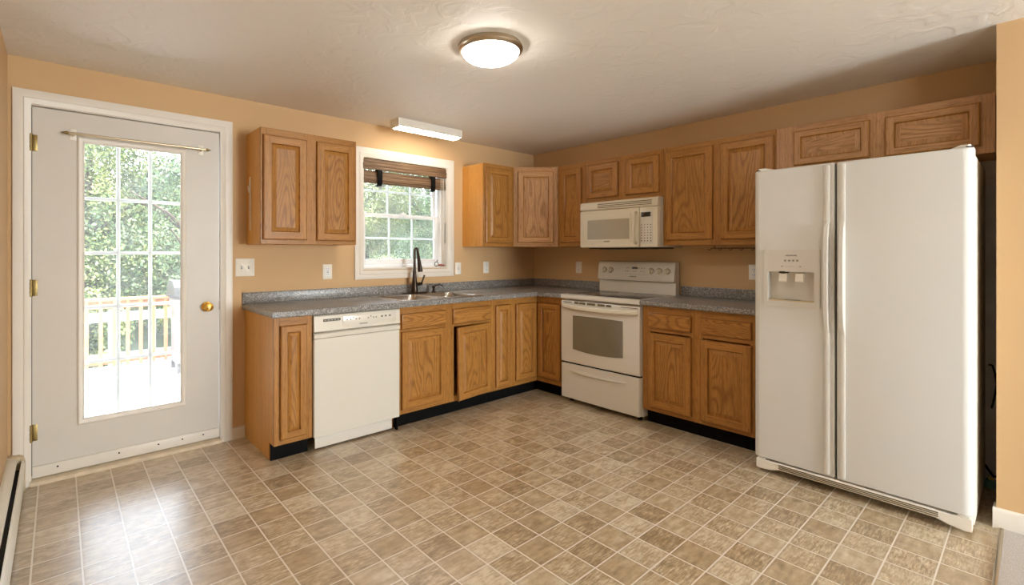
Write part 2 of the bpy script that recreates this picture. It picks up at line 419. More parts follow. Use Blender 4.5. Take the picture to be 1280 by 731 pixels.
# ================================================================ ROOM
H = 2.362; XL = -4.157; YF = -7.6; WT = 0.15
mb = MB(); mb.box(XL - .15, 0.15, -3.553, 0.0, -0.10, 0, 'floor'); struct(mb.build('floor'))
mb = MB(); mb.box(XL - .15, -.6295 + .1, YF - .15, -3.565, -0.10, 0.006, 'carpet'); struct(mb.build('floor_carpet'))
mb = MB(); mb.box(XL, -.63, -3.567, -3.551, -.05, 0.008, 'nickel', .003); struct(mb.build('trim_1'))
mb = MB(); mb.box(XL - .15, 0.15, YF - .15, 0.15, H, H + .12, 'ceiling'); struct(mb.build('ceiling'))
# window wall (y = 0): openings for the door and the window
DX0, DX1, DZ = -4.085, -3.098, 2.125
WX0, WX1, WZ0, WZ1 = -2.066, -1.196, 1.146, 2.09
mb = MB()
def wallA(x0, x1, z0, z1):
    mb.box(x0, x1, 0, .012, z0, z1, 'wall'); mb.box(x0, x1, .012, WT, z0, z1, 'siding')
wallA(XL - .15, DX0, 0, H); wallA(DX0, DX1, DZ, H); wallA(DX1, WX0, 0, H)
wallA(WX0, WX1, 0, WZ0); wallA(WX0, WX1, WZ1, H); wallA(WX1, 0.15, 0, H)
struct(mb.build('wall_back'))
# stove wall (x = 0), bare drywall in the fridge alcove
mb = MB()
mb.box(0, .15, -2.60, 0, 0, H, 'wall'); mb.box(0, .15, -3.54, -2.60, 1.86, H, 'wall'); mb.box(0, .15, -3.54, -2.60, 0, 1.86, 'drywall')
struct(mb.build('wall_right'))
mb = MB(); mb.box(-.6295, .15, YF, -3.54, 0, H, 'wall'); struct(mb.build('wall_partition'))
# left wall with an opening for the window added behind the camera as fill
mb = MB()
for a in ((XL - .15, XL, -5.4, 0, 0, H), (XL - .15, XL, YF, -6.6, 0, H), (XL - .15, XL, -6.6, -5.4, 0, 1.0), (XL - .15, XL, -6.6, -5.4, 2.0, H)): mb.box(*a, 'wall')
struct(mb.build('wall_left'))
mb = MB()
for a in ((XL - .15, -2.1, YF - .15, YF, 0, H), (-.85, .15, YF - .15, YF, 0, H), (-2.1, -.85, YF - .15, YF, 0, .45), (-2.1, -.85, YF - .15, YF, 2.1, H)): mb.box(*a, 'wall')  # opening left for the added rear window and its fill light
struct(mb.build('wall_rear'))
def simple_window(name, x0, x1, z0, z1, loc, rz):
    r = bpy.data.objects.new(name, None); COL.objects.link(r); r.location = loc; r.rotation_euler = (0, 0, rz); struct(r)
    f = MB(); t = .06
    f.box(x0, x0 + t, -.04, .04, z0, z1, 'trim', .004); f.box(x1 - t, x1, -.04, .04, z0, z1, 'trim', .004)
    f.box(x0 + t, x1 - t, -.04, .04, z0, z0 + t, 'trim', .004); f.box(x0 + t, x1 - t, -.04, .04, z1 - t, z1, 'trim', .004)
    n = max(1, round((x1 - x0) / 1.0))
    for i in range(1, n):
        c = x0 + (x1 - x0) * i / n; f.box(c - t / 2, c + t / 2, -.035, .035, z0 + t, z1 - t, 'trim', .004)
    f.build('frame', r)
    g = MB(); g.box(x0 + t, x1 - t, -.003, .003, z0 + t, z1 - t, 'glass'); g.build('pane', r)
simple_window('added_window_rear', 0, 1.25, .45, 2.1, (-.85, YF - .075, 0), math.pi)  # added unseen window, frames the rear fill light
simple_window('added_window_side', 0, 1.2, 1.0, 2.0, (XL - .075, -6.6, 0), R(90))  # added unseen window, frames the side fill light
# baseboards
mb = MB(); mb.prism([(0, 0), (-.014, 0), (-.014, .066), (-.008, .078), (0, .08)], -3.046, -2.966, 'trim'); struct(mb.build('baseboard_back'))
mb = MB(); mb.prism([(-.6295, 0), (-.645, 0), (-.645, .078), (-.638, .092), (-.6295, .094)], -7.59, -3.528, 'trim', 'Y'); mb.box(-.6295, -.55, -3.5395, -3.528, 0, .09, 'trim', .002)
struct(mb.build('baseboard_partition'))

# ---------------------------------------------------------------- entry door (door_1)
def frame_boxes(mb, x0, x1, z0, z1, t, y0, y1, m, bev=.004, bottom=True):
    mb.box(x0, x0 + t, y0, y1, z0, z1, m, bev); mb.box(x1 - t, x1, y0, y1, z0, z1, m, bev)
    mb.box(x0 + t, x1 - t, y0, y1, z1 - t, z1, m, bev)
    if bottom: mb.box(x0 + t, x1 - t, y0, y1, z0, z0 + t, m, bev)
def casing(x0, x1, z0, z1, wd, bottom, name):
    """mitred moulded casing round an opening, outer edges given"""
    c = MB()
    prof = [(0, 0), (0, -.016), (.012, -.019), (wd * .55, -.015), (wd * .62, -.0185), (wd * .8, -.012), (wd, -.010), (wd, 0)]
    if bottom:
        loops = [[(x0 + i, y, z0 + i), (x1 - i, y, z0 + i), (x1 - i, y, z1 - i), (x0 + i, y, z1 - i)] for i, y in prof]
        c.loft(loops, 'trim', smooth=False, closed=True)
    else:
        loops = []
        for i, y in prof: loops.append([(x0 + i, y, z0), (x0 + i, y, z1 - i), (x1 - i, y, z1 - i), (x1 - i, y, z0)])
        k = c.mi('trim'); vs = [[c.bm.verts.new(p) for p in l] for l in loops]
        for a in range(len(vs)):
            b_ = (a + 1) % len(vs)
            for i in range(3):
                f = c.bm.faces.new((vs[a][i], vs[a][i + 1], vs[b_][i + 1], vs[b_][i])); f.material_index = k
        for i in (0, 3): c.bm.faces.new([v[i] for v in vs]).material_index = k
    return struct(c.build(name))
casing(-4.137, -3.046, 0, 2.187, .075, False, 'trim_2')
mb = MB()  # jamb with stop
mb.box(DX0, DX0 + .018, 0.0, WT, .0, DZ, 'trim', .001); mb.box(DX1 - .018, DX1, 0.0, WT, 0, DZ, 'trim', .001); mb.box(DX0 + .018, DX1 - .018, 0.0, WT, DZ - .018, DZ, 'trim', .001)
mb.box(DX0 + .018, DX0 + .03, .062, .10, 0, DZ - .018, 'dark'); mb.box(DX1 - .03, DX1 - .018, .062, .10, 0, DZ - .018, 'dark'); mb.box(DX0 + .03, DX1 - .03, .062, .10, DZ - .03, DZ - .018, 'dark')
struct(mb.build('trim_3'))
mb = MB(); mb.prism([(-.028, 0), (-.028, .018), (-.012, .026), (.14, .030), (.14, 0)], DX0 + .018, DX1 - .018, 'threshold'); struct(mb.build('trim_4'))
door = bpy.data.objects.new('door_1', None); COL.objects.link(door); door.location = (-3.5925, 0.006, 0); struct(door)
hw = .4665; gx0, gx1, gz0, gz1 = -.262, .262, .300, 1.950   # lite opening, local
mb = MB(); D0, D1 = 0, .045
mb.box(-hw, gx0, D0, D1, .034, 2.100, 'doorpaint'); mb.box(gx1, hw, D0, D1, .034, 2.100, 'doorpaint')
mb.box(gx0, gx1, D0, D1, .034, gz0, 'doorpaint'); mb.box(gx0, gx1, D0, D1, gz1, 2.100, 'doorpaint')
mb.build('slab', door)
mb = MB()
prof = [(-.012, 0), (-.012, -.006), (-.004, -.011), (.008, -.009), (.016, -.004), (.020, .004), (.020, .016), (-.012, .016)]
mb.loft([[(gx0 + i, y, gz0 + i), (gx1 - i, y, gz0 + i), (gx1 - i, y, gz1 - i), (gx0 + i, y, gz1 - i)] for i, y in prof], 'trim', smooth=False, closed=True)
mb.build('glass_moulding', door)
ax0, ax1, az0, az1 = gx0 + .018, gx1 - .018, gz0 + .018, gz1 - .018
mb = MB(); mb.box(ax0, ax1, .018, .024, az0, az1, 'glass'); mb.build('pane', door)
mb = MB()
for i in (1, 2):
    c = ax0 + (ax1 - ax0) * i / 3; mb.box(c - .010, c + .010, .026, .034, az0, az1, 'vinylwhite', .002)
for i in range(1, 5):
    c = az0 + (az1 - az0) * i / 5; mb.box(ax0, ax1, .0262, .0338, c - .010, c + .010, 'vinylwhite', .002)
mb.build('muntins', door)
mb = MB(); mb.box(-hw, hw, -.010, 0, .036, .100, 'trim', .003)
mb.build('door_sweep', door)
for x in (-.36, -.08, .12, .25, .37):
    s = MB(); s.lathe([(.005, 0), (.005, -.002), (.001, -.003)], 'dark', (x, -.010, .076), 'Y', 10); s.build('screw', door)
for z in (1.899, 1.093, .287):
    s = MB(); s.cyl((-hw - .005, -.012, z - .048), (-hw - .005, -.012, z + .048), .007, 'oldbrass')
    for k in (-.024, 0, .024): s.cyl((-hw - .005, -.012, z + k - .0015), (-hw - .005, -.012, z + k + .0015), .0085, 'oldbrass')
    s.box(-hw, -hw + .022, -.003, 0.001, z - .045, z + .045, 'oldbrass', .001)
    s.build('hinge', door)
kx, kz = -3.198 + 3.5925, .927
s = MB(); s.lathe([(.0, 0), (.033, 0), (.033, -.006), (.026, -.010), (.012, -.013), (.011, -.030), (.018, -.036), (.027, -.044), (.029, -.054), (.025, -.063), (.012, -.067), (0.0005, -.067)], 'brass', (kx, 0, kz), 'Y', 32)
s.build('knob', door)
s = MB(); s.lathe([(.010, -.0665), (.010, -.069), (.0005, -.069)], 'oldbrass', (kx, 0, kz), 'Y', 16); s.build('lock_button', door)
s = MB(); s.box(hw - .001, hw + .004, .004, .03, kz - .03, kz + .03, 'oldbrass', .001); s.build('latch_plate', door)
# curtain rod
rod = thing('curtain_rod', 'thin pale brass curtain rod with pointed finials across the top of the glazed door', 'curtain rod', (-3.56, -.004, 1.970))
s = MB(); s.tube([(-.345, -.034, 0), (.345, -.034, 0)], .0072, 'rodmetal', 14); s.build('rod', rod)
for sx in (-1, 1):
    s = MB(); s.lathe([(.0055, 0), (.009, .004 * sx), (.010, .010 * sx), (.006, .018 * sx), (.0005, .034 * sx)], 'oldbrass', (.345 * sx, -.034, 0), 'X', 16); s.build('finial', rod)
    s = MB(); s.box(.325 * sx - .015, .325 * sx + .015, 0.010, .004, -.032, .032, 'plastic', .002)
    s.box(.325 * sx - .006, .325 * sx + .006, -.036, .006, -.010, -.004, 'rodmetal', .002); s.box(.325 * sx - .008, .325 * sx + .008, -.042, -.026, -.012, -.006, 'rodmetal', .002)
    s.build('bracket', rod)

# ---------------------------------------------------------------- window_1
casing(-2.135, -1.122, 1.068, 2.158, .072, True, 'trim_5')
win = bpy.data.objects.new('window_1', None); COL.objects.link(win); struct(win)
s = MB()
s.box(WX0, WX0 + .012, -.008, .07, WZ0, WZ1, 'trim'); s.box(WX1 - .012, WX1, -.008, .07, WZ0, WZ1, 'trim')
s.box(WX0 + .012, WX1 - .012, -.008, .07, WZ1 - .012, WZ1, 'trim'); s.box(WX0 + .012, WX1 - .012, -.008, .07, WZ0, WZ0 + .012, 'trim')
s.build('jamb', win)
s = MB(); frame_boxes(s, WX0, WX1, WZ0, WZ1, .035, .07, .145, 'vinylwhite', .003)
for x in (WX0 + .035, WX1 - .047): s.box(x, x + .012, .078, .09, WZ0 + .035, WZ1 - .035, 'vinylwhite')
s.build('frame', win)
def sash(name, x0, x1, z0, z1, y0, bw):
    s = MB(); y1 = y0 + .026
    s.box(x0, x0 + .036, y0, y1, z0, z1, 'vinylwhite', .003); s.box(x1 - .036, x1, y0, y1, z0, z1, 'vinylwhite', .003)
    s.box(x0 + .036, x1 - .036, y0, y1, z1 - .032, z1, 'vinylwhite', .003); s.box(x0 + .036, x1 - .036, y0, y1, z0, z0 + bw, 'vinylwhite', .003)
    o = s.build(name, win)
    g = MB(); g.box(x0 + .036, x1 - .036, y0 + .010, y0 + .016, z0 + bw, z1 - .032, 'glass'); g.build('pane', o)
    mz = MB(); a0, a1, b0, b1 = x0 + .036, x1 - .036, z0 + bw, z1 - .032
    for i in (1, 2):
        c = a0 + (a1 - a0) * i / 3; mz.box(c - .009, c + .009, y0 + .017, y0 + .022, b0, b1, 'vinylwhite', .001)
    c = (b0 + b1) / 2; mz.box(a0, a1, y0 + .0172, y0 + .0218, c - .009, c + .009, 'vinylwhite', .001)
    mz.build('muntins', o); return o
sash('lower_sash', WX0 + .036, WX1 - .048, WZ0 + .036, 1.628, .079, .05)
sash('upper_sash', WX0 + .036, WX1 - .048, 1.598, WZ1 - .036, .107, .03)
s = MB(); s.box(-1.66, -1.60, .062, .08, 1.628, 1.640, 'vinylwhite', .003); s.lathe([(.010, 0), (.010, .008), (.004, .010)], 'vinylwhite', (-1.63, .07, 1.640), 'Z', 12); s.build('sash_lock', win)

# woven blind
bl = thing('woven_blind', 'brown woven bamboo roman blind rolled up at the top of the kitchen window', 'blind', (-1.631, -.006, 1.87))
s = MB(); X0, X1 = -.430, .428
s.box(X0, X1, .006, .040, .175, .207, 'bamboo', .004); s.build('headrail', bl)
s = MB()
for i, (z0_, z1_, yy) in enumerate([(.165, .198, -.004), (.138, .168, -.010), (.112, .142, -.008)]):
    s.box(X0, X1, yy, yy + .020, z0_, z1_, 'bamboo', .008)
s.build('valance', bl)
s = MB()
for i, (z0_, z1_, yy, th) in enumerate([(.07, .108, .006, .03), (.045, .082, -.006, .036), (.018, .055, -.010, .04), (0.0, .03, -.004, .034)]):
    s.box(X0 + .004, X1 - .012, yy, yy + th, z0_, z1_, 'bamboo', .013, 3)
s.build('rolled_slats', bl)
for x in (-.285, .262):
    s = MB(); s.tube([(x, .03, .118), (x, -.012, .116), (x, -.022, .10), (x, -.022, .02), (x, -.014, -.008), (x, .02, -.016)], .0012, 'dark', 6)
    s.prism([(.03, .113), (-.020, .113), (-.027, .10), (-.027, .01), (-.016, -.018), (.024, -.024), (.024, -.018), (-.012, -.012), (-.021, .012), (-.021, .098), (-.016, .107), (.03, .107)], x - .022, x + .022, 'black')
    s.build('clip', bl)
for x, zb in ((.355, -.33), (.375, -.56), (.385, -.56)):
    s = MB(); s.tube([(x, -.012, .11), (x, -.014, zb)], .0016, 'plastic', 6); s.build('cord', bl)
s = MB(); s.tube([(.398, -.014, .12), (.399, -.018, -.30)], .0014, 'greyplastic', 6); s.lathe([(.003, 0), (.007, -.01), (.007, -.19), (.003, -.20)], 'greyplastic', (.399, -.018, -.30), 'Z', 12); s.build('pull_wand', bl)
# things on the sill corner
s = MB()
s.tube([(-1.30 + .022 * math.cos(a), .02, 1.181 + .020 * math.sin(a)) for a in [i * math.pi / 6 for i in range(12)]], .003, 'dark', 6)
s.tube([(-1.283, .015, 1.172), (-1.25, .010, 1.171), (-1.22, .0, 1.170)], [.008, .010, .006], 'red', 10)
s.tube([(-1.30, .02, 1.20), (-1.285, .02, 1.222)], .003, 'dark', 6)
tag(s.build('window_cord_clip'), 'small dark and reddish ring clip lying on the right corner of the window sill', 'clip')

# ---------------------------------------------------------------- ceiling lights
dl = thing('dome_ceiling_light', 'round flush ceiling light with glowing white glass bowl and nickel rim', 'ceiling light', (-2.262, -1.800, H))
s = MB(); s.lathe([(.10, 0), (.160, -.001), (.166, -.010), (.168, -.022), (.162, -.032), (.150, -.037), (.145, -.034), (.10, -.030)], 'nickel', (0, 0, 0), 'Z', 64); s.build('rim', dl)
s = MB(); s.lathe([(.147, -.030)] + [(.147 * math.cos(R(a)), -.034 - .058 * math.sin(R(a))) for a in range(6, 90, 7)] + [(.0008, -.092)], 'lampglass', (0, 0, 0), 'Z', 64); s.build('glass_bowl', dl)
fl = thing('fluorescent_light', 'rectangular white strip light glowing on the ceiling above the kitchen window', 'ceiling light', (-1.60, -.270, H))
s = MB(); s.prism([(-.064, 0), (-.064, -.058), (-.058, -.062), (.058, -.062), (.064, -.058), (.064, 0)], -.310, .310, 'trim'); s.box(-.322, -.309, -.066, .066, -.070, 0, 'plastic', .003); s.box(.309, .322, -.066, .066, -.070, 0, 'plastic', .003); s.build('housing', fl)
s = MB(); s.prism([(-.052, -.060), (-.050, -.068), (-.040, -.074), (.040, -.074), (.050, -.068), (.052, -.060)], -.305, .305, 'tubeglass'); s.build('lens', fl)

# ================================================================ CABINETS
CT, UB, UT = .930, 1.350, 2.115
def panel_door(name, parent, x0, x1, z0, z1, y0, pal='oak', st=.052, t=.019):
    """raised panel door; back plane at y0, front faces -y"""
    V, Hh, F, S, SH = ('oak_v', 'oak_sh', 'oak_v', 'oak_s', 'oak_sh') if pal == 'oak' else ('pale_v', 'pale_sh', 'pale_v', 'pale_s', 'pale_sh')
    mb = MB(); st = min(st, (x1 - x0) * .25, (z1 - z0) * .175)
    wide = (x1 - x0) > (z1 - z0) * 1.05
    fieldm = ('oak_h' if pal == 'oak' else 'pale_h') if wide else V
    mold = 'oak_mold' if pal == 'oak' else 'oak_s'
    def ring(i0, d0, i1, d1, m):
        a = [(x0 + i0, y0 - d0, z0 + i0), (x1 - i0, y0 - d0, z0 + i0), (x1 - i0, y0 - d0, z1 - i0), (x0 + i0, y0 - d0, z1 - i0)]
        b = [(x0 + i1, y0 - d1, z0 + i1), (x1 - i1, y0 - d1, z0 + i1), (x1 - i1, y0 - d1, z1 - i1), (x0 + i1, y0 - d1, z1 - i1)]
        for k in range(4): mb.face((a[k], a[(k + 1) % 4], b[(k + 1) % 4], b[k]), m)
    ring(0, 0, 0, t - .006, mold); ring(0, t - .006, .002, t - .002, mold); ring(.002, t - .002, .007, t, mold)
    e = .007; y = y0 - t
    mb.face(((x0 + e, y, z0 + e), (x0 + st, y, z0 + e), (x0 + st, y, z1 - e), (x0 + e, y, z1 - e)), S)
    mb.face(((x1 - st, y, z0 + e), (x1 - e, y, z0 + e), (x1 - e, y, z1 - e), (x1 - st, y, z1 - e)), S)
    mb.face(((x0 + st, y, z0 + e), (x1 - st, y, z0 + e), (x1 - st, y, z0 + st), (x0 + st, y, z0 + st)), SH)
    mb.face(((x0 + st, y, z1 - st), (x1 - st, y, z1 - st), (x1 - st, y, z1 - e), (x0 + st, y, z1 - e)), SH)
    sl = min(.024, (x1 - x0 - 2 * st) * .22, (z1 - z0 - 2 * st) * .16)
    ring(st, t, st + .004, t - .006, mold); ring(st + .004, t - .006, st + .007, t - .0105, mold)
    ring(st + .007, t - .0105, st + .007 + sl, t - .002, S)
    i = st + .007 + sl; y = y0 - (t - .002)
    mb.face(((x0 + i, y, z0 + i), (x1 - i, y, z0 + i), (x1 - i, y, z1 - i), (x0 + i, y, z1 - i)), fieldm)
    mb.face(((x0, y0, z0), (x0, y0, z1), (x1, y0, z1), (x1, y0, z0)), S)
    o = mb.build(name, parent); return o
def slab_front(name, parent, x0, x1, z0, z1, y0, t=.019, m='oak_h'):
    mb = MB()
    L = [[(x0 + i, y0 - d, z0 + i), (x1 - i, y0 - d, z0 + i), (x1 - i, y0 - d, z1 - i), (x0 + i, y0 - d, z1 - i)] for i, d in ((0, 0), (0, t - .008), (.003, t - .003), (.009, t))]
    mb.loft(L[:3], 'oak_mold', True, False, False); mb.loft(L[2:], 'oak_mold', False, False, False); mb.face(L[3], m)
    return mb.build(name, parent)
def face_frame(parent, stiles, rails, zb, zt, y0, pal='oak'):
    """stiles [(x0,x1)], rails [(x0,x1,z0,z1)]"""
    S, SH = ('oak_s', 'oak_sh') if pal == 'oak' else ('pale_s', 'pale_sh')
    mb = MB()
    for a, b in stiles: mb.box(a, b, y0, y0 + .019, zb, zt, S, .0008, 1)
    for a, b, c, d in rails: mb.box(a, b, y0, y0 + .019, c, d, SH, .0008, 1)
    return mb.build('face_frame', parent)
def carcass(parent, wd, depth, z0, z1, sideL='oak_side', sideR='oak_side', back=True, top=True, toe=0):
    mb = MB(); p = .012; yb = -depth + .019
    if toe:
        for x, m in ((0, sideL), (wd - p, sideR)):
            mb.prism([(-.001, 0), (-.001, z1), (yb, z1), (yb, toe), (yb + .07, toe), (yb + .07, 0)], x, x + p, m)
    else:
        mb.box(0, p, yb, -.001, z0, z1, sideL); mb.box(wd - p, wd, yb, -.001, z0, z1, sideR)
    mb.box(p, wd - p, yb, -.001, (toe or z0), (toe or z0) + p, 'oak_side')
    if top: mb.box(p, wd - p, yb, -.001, z1 - p, z1, 'oak_side')
    if back: mb.box(p, wd - p, -.012, -.001, (toe or z0) + p, z1 - p, 'oak_side')
    return mb.build('carcass', parent)
RB = -math.pi / 2
BT = CT - .040       # carcass top under the worktop
def base_cab(label, x0, x1, onB, doors, drawers, stiles, toe=.107, group=None):
    loc = (0, -x0, 0) if onB else (x0, 0, 0)
    wd = abs(x1 - x0)
    t = thing('base_cabinet', label, 'cabinet', loc, RB if onB else 0, group)
    carcass(t, wd, .61, 0, BT, toe=toe)
    zt = BT
    top = .842 if True else 0
    rails = []
    sx = [(a, b) for a, b in stiles]
    for (a, b), (c, d) in zip(sx, sx[1:]):
        rails += [(b, c, .107, .15), (b, c, zt - .052, zt)]
        if drawers: rails.append((b, c, .700, .735))
    face_frame(t, sx, rails, .107, zt, -.61)
    k = MB(); k.box(.002, wd - .002, -.545, -.533, 0, toe + .002, 'black'); k.build('toe_kick', t)
    for a in drawers:
        slab_front('drawer', t, *a, -.61)
    return t
# wall A base run (local x = world x - x0)
t = base_cab('narrow oak base cabinet at the left end of the worktop, beside the dishwasher', -2.963, -2.728, False, [], [], [(0, .035), (.200, .235)])
panel_door('door', t, -2.929 + 2.963, -2.765 + 2.963, .140, .838, -.611, st=.045)
t = base_cab('oak sink base cabinet with two doors, the right one hanging crooked and ajar', -2.088, -1.150, False, [], [(.018, .418, .728, .841), (.488, .893, .720, .843)], [(0, .035), (.395, .505), (.878, .938)])
panel_door('door', t, .018, .418, .141, .709, -.611)
d = panel_door('door', t, -.384, 0, .121, .702, 0)
d.location = (.896, -.612, 0); d.rotation_euler = (0, R(-0.9), R(5.5)); d['label'] = 'oak door hanging crooked and slightly open'
t = base_cab('slim oak base cabinet with one tall door between sink cabinet and corner cabinet', -1.150, -.915, False, [], [], [(0, .035), (.175, .235)])
panel_door('door', t, .012, .188, .135, .836, -.611, st=.040)
# corner base, L shaped
t = thing('corner_base_cabinet', 'oak corner base cabinet with two doors meeting in the inside corner left of the range', 'cabinet', (-.915, 0, 0))
L0 = .915
s = MB()
s.prism([(0, -.001), (0, -.591), (L0 - .591, -.591), (L0 - .591, -.922), (L0 - .001, -.922), (L0 - .001, -.001)], .107, BT, 'oak_side', 'Z'); s.build('carcass', t)
s = MB(); s.box(0, .020, -.61, -.591, .107, BT, 'oak_s', .0008, 1); s.box(.020, L0 - .61, -.61, -.591, .107, .148, 'oak_sh'); s.box(.020, L0 - .61, -.61, -.591, BT - .055, BT, 'oak_sh')
s.box(L0 - .61, L0 - .591, -.922, -.902, .107, BT, 'oak_s', .0008, 1); s.box(L0 - .61, L0 - .591, -.902, -.591, .107, .148, 'oak_s'); s.box(L0 - .61, L0 - .591, -.902, -.591, BT - .055, BT, 'oak_s')
s.build('face_frame', t)
panel_door('door', t, .018, L0 - .632, .152, .832, -.611, st=.048)
d = panel_door('door', t, 0.002, .268, .152, .830, 0, st=.048); d.location = (L0 - .611, -.630, 0); d.rotation_euler = (0, 0, RB)
s = MB(); s.box(.002, L0 - .540, -.545, -.533, 0, .109, 'black'); s.box(L0 - .545, L0 - .533, -.920, -.5331, 0, .109, 'black'); s.build('toe_kick', t)
# right of the range (wall B), local x = b - 1.694
B0 = 1.694
t = base_cab('wide oak base cabinet with two drawers above two doors between range and fridge', B0, 2.482, True, [], [(.049, .379, .727, .842), (.441, .772, .727, .842)], [(0, .062), (.365, .455), (.760, .788)])
panel_door('door', t, .049, .379, .140, .692, -.611); panel_door('door', t, .441, .772, .135, .692, -.611)

# uppers
def upper(label, x0, x1, onB, z0, z1, doors, stiles, pal='oak', depth=.3175, group=None, name='wall_cabinet', rails=(.042, .045), side='oak_side'):
    wd = abs(x1 - x0); t = thing(name, label, 'cabinet', (0, -x0, z0) if onB else (x0, 0, z0), RB if onB else 0, group)
    carcass(t, wd, depth, 0, z1 - z0, side, side)
    rl = []
    for (a, b), (c, d) in zip(stiles, stiles[1:]): rl += [(b, c, 0, rails[0]), (b, c, z1 - z0 - rails[1], z1 - z0)]
    face_frame(t, stiles, rl, 0, z1 - z0, -depth, pal)
    for a, b, c, e in doors: panel_door('door', t, a, b, c - z0, e - z0, -depth - .001, pal)
    return t
x0 = -2.953
upper('oak wall cabinet with two doors left of the kitchen window', x0, -2.276, False, UB - .004, UT, [(.012, .303, 1.375, 2.067), (.371, .662, 1.373, 2.072)], [(0, .04), (.29, .385), (.645, .677)])
x0 = -1.006
upper('single door oak wall cabinet right of the window, its side panel glossy and golden', x0, -.625, False, UB - .004, UT, [(.012, .347, 1.378, 2.077)], [(0, .035), (.335, .381)])
# diagonal corner
P1, P2 = Vector((-.623, -.3175)), Vector((-.3175, -.618)); dv = P2 - P1; ang = math.atan2(dv.y, dv.x); Ld = dv.length
t = thing('corner_wall_cabinet', 'diagonal corner wall cabinet in paler pinkish oak with one door', 'cabinet', (P1.x, P1.y, UB - .004), ang)
def tol(x, y):
    v = Vector((x, y)) - P1; c, s_ = math.cos(-ang), math.sin(-ang); return (v.x * c - v.y * s_, v.x * s_ + v.y * c)
pts = [tol(-.001, -.001), tol(-.6225, -.001), tol(-.6225, -.315), tol(-.3155, -.6175), tol(-.001, -.6175)]
pts = [(a, max(b, .0192)) if i in (2, 3) else (a, b) for i, (a, b) in enumerate(pts)]
HU = UT - UB + .004
s = MB(); s.prism(pts, 0, HU, 'oak_side', 'Z'); s.build('carcass', t)
face_frame(t, [(0.0, .06), (Ld - .06, Ld)], [(.06, Ld - .06, 0, .045), (.06, Ld - .06, HU - .055, HU)], 0, HU, 0.0, 'pale')
panel_door('door', t, .040, Ld - .042, 1.384 - UB + .004, 2.070 - UB + .004, -.001, 'pale', st=.050)
b0 = .6205
upper('slim oak wall cabinet with one door between corner cabinet and microwave', b0, .936, True, UB - .004, UT, [(.655 - b0, .900 - b0, 1.384, 2.073)], [(0, .045), (.262, .3155)])
b0 = .937
upper('short two door oak wall cabinet directly above the microwave', b0, 1.700, True, 1.738, UT, [(.958 - b0, 1.287 - b0, 1.775, 2.077), (1.364 - b0, 1.670 - b0, 1.774, 2.077)], [(0, .04), (.33, .445), (.72, .763)], rails=(.045, .045))
b0 = 1.701
upper('tall two door oak wall cabinet right of the microwave', b0, 2.511, True, UB - .004, UT + .003, [(1.724 - b0, 2.092 - b0, 1.386, 2.080), (2.149 - b0, 2.511 - .012 - b0, 1.386, 2.080)], [(0, .035), (.375, .460), (.785, .810)])
b0 = 2.512
upper('wide shallow wall cabinet in pale oak above the refrigerator', b0, 3.524, True, 1.806, UT + .001, [(2.616 - b0, 3.011 - b0, 1.856, 2.077), (3.083 - b0, 3.470 - b0, 1.848, 2.074)], [(0, .115), (.485, .585), (.945, 1.012)], pal='pale', rails=(.05, .04), side='pale_s')

# ---------------------------------------------------------------- worktops
def nose_slab(pts, nose_edges, z0, z1, m, name, parent, cutter=None):
    mb = MB(); mb.prism(pts, z0, z1, m, 'Z'); bm = mb.bm
    es = []
    for e in bm.edges:
        a, b = e.verts[0].co, e.verts[1].co
        if abs(a.z - b.z) > 1e-5: continue
        for (p, q) in nose_edges:
            p, q = Vector(p), Vector(q)
            if {(round(a.x, 3), round(a.y, 3)), (round(b.x, 3), round(b.y, 3))} == {(round(p.x, 3), round(p.y, 3)), (round(q.x, 3), round(q.y, 3))}: es.append(e)
    bmesh.ops.bevel(bm, geom=es, offset=.012, segments=4, profile=.5, affect='EDGES')
    for f in bm.faces: f.smooth = True
    o = mb.build(name, parent)
    if cutter: cut(o, cutter)
    return o
WXL = -2.983
wt = thing('worktop', 'long L-shaped speckled grey laminate worktop with backsplash holding the sink', 'countertop')
cutr = MB(); cutr.box(-2.035, -1.275, -.585, -.150, .85, 1.0, 'granite')
nose_slab([(WXL, -.001), (WXL, -.648), (-.648, -.648), (-.648, -.924), (-.001, -.924), (-.001, -.001)], [((WXL, -.648), (-.648, -.648)), ((-.648, -.648), (-.648, -.924)), ((WXL, -.001), (WXL, -.648))], BT + .001, CT, 'granite', 'slab', wt, cutr)
s = MB(); s.box(WXL, -.001, -.020, -.001, CT + .0005, 1.008, 'granite', .003); s.box(-.020, -.001, -.924, -.0205, CT + .0005, 1.008, 'granite', .003); s.build('backsplash', wt)
wt2 = thing('worktop', 'short speckled grey laminate worktop with backsplash between range and fridge', 'countertop')
nose_slab([(-.001, -1.696), (-.001, -2.496), (-.648, -2.496), (-.648, -1.696)], [((-.648, -1.696), (-.648, -2.496))], BT + .001, CT, 'granite', 'slab', wt2)
s = MB(); s.box(-.020, -.001, -2.496, -1.696, CT + .0005, 1.008, 'granite', .003); s.build('backsplash', wt2)

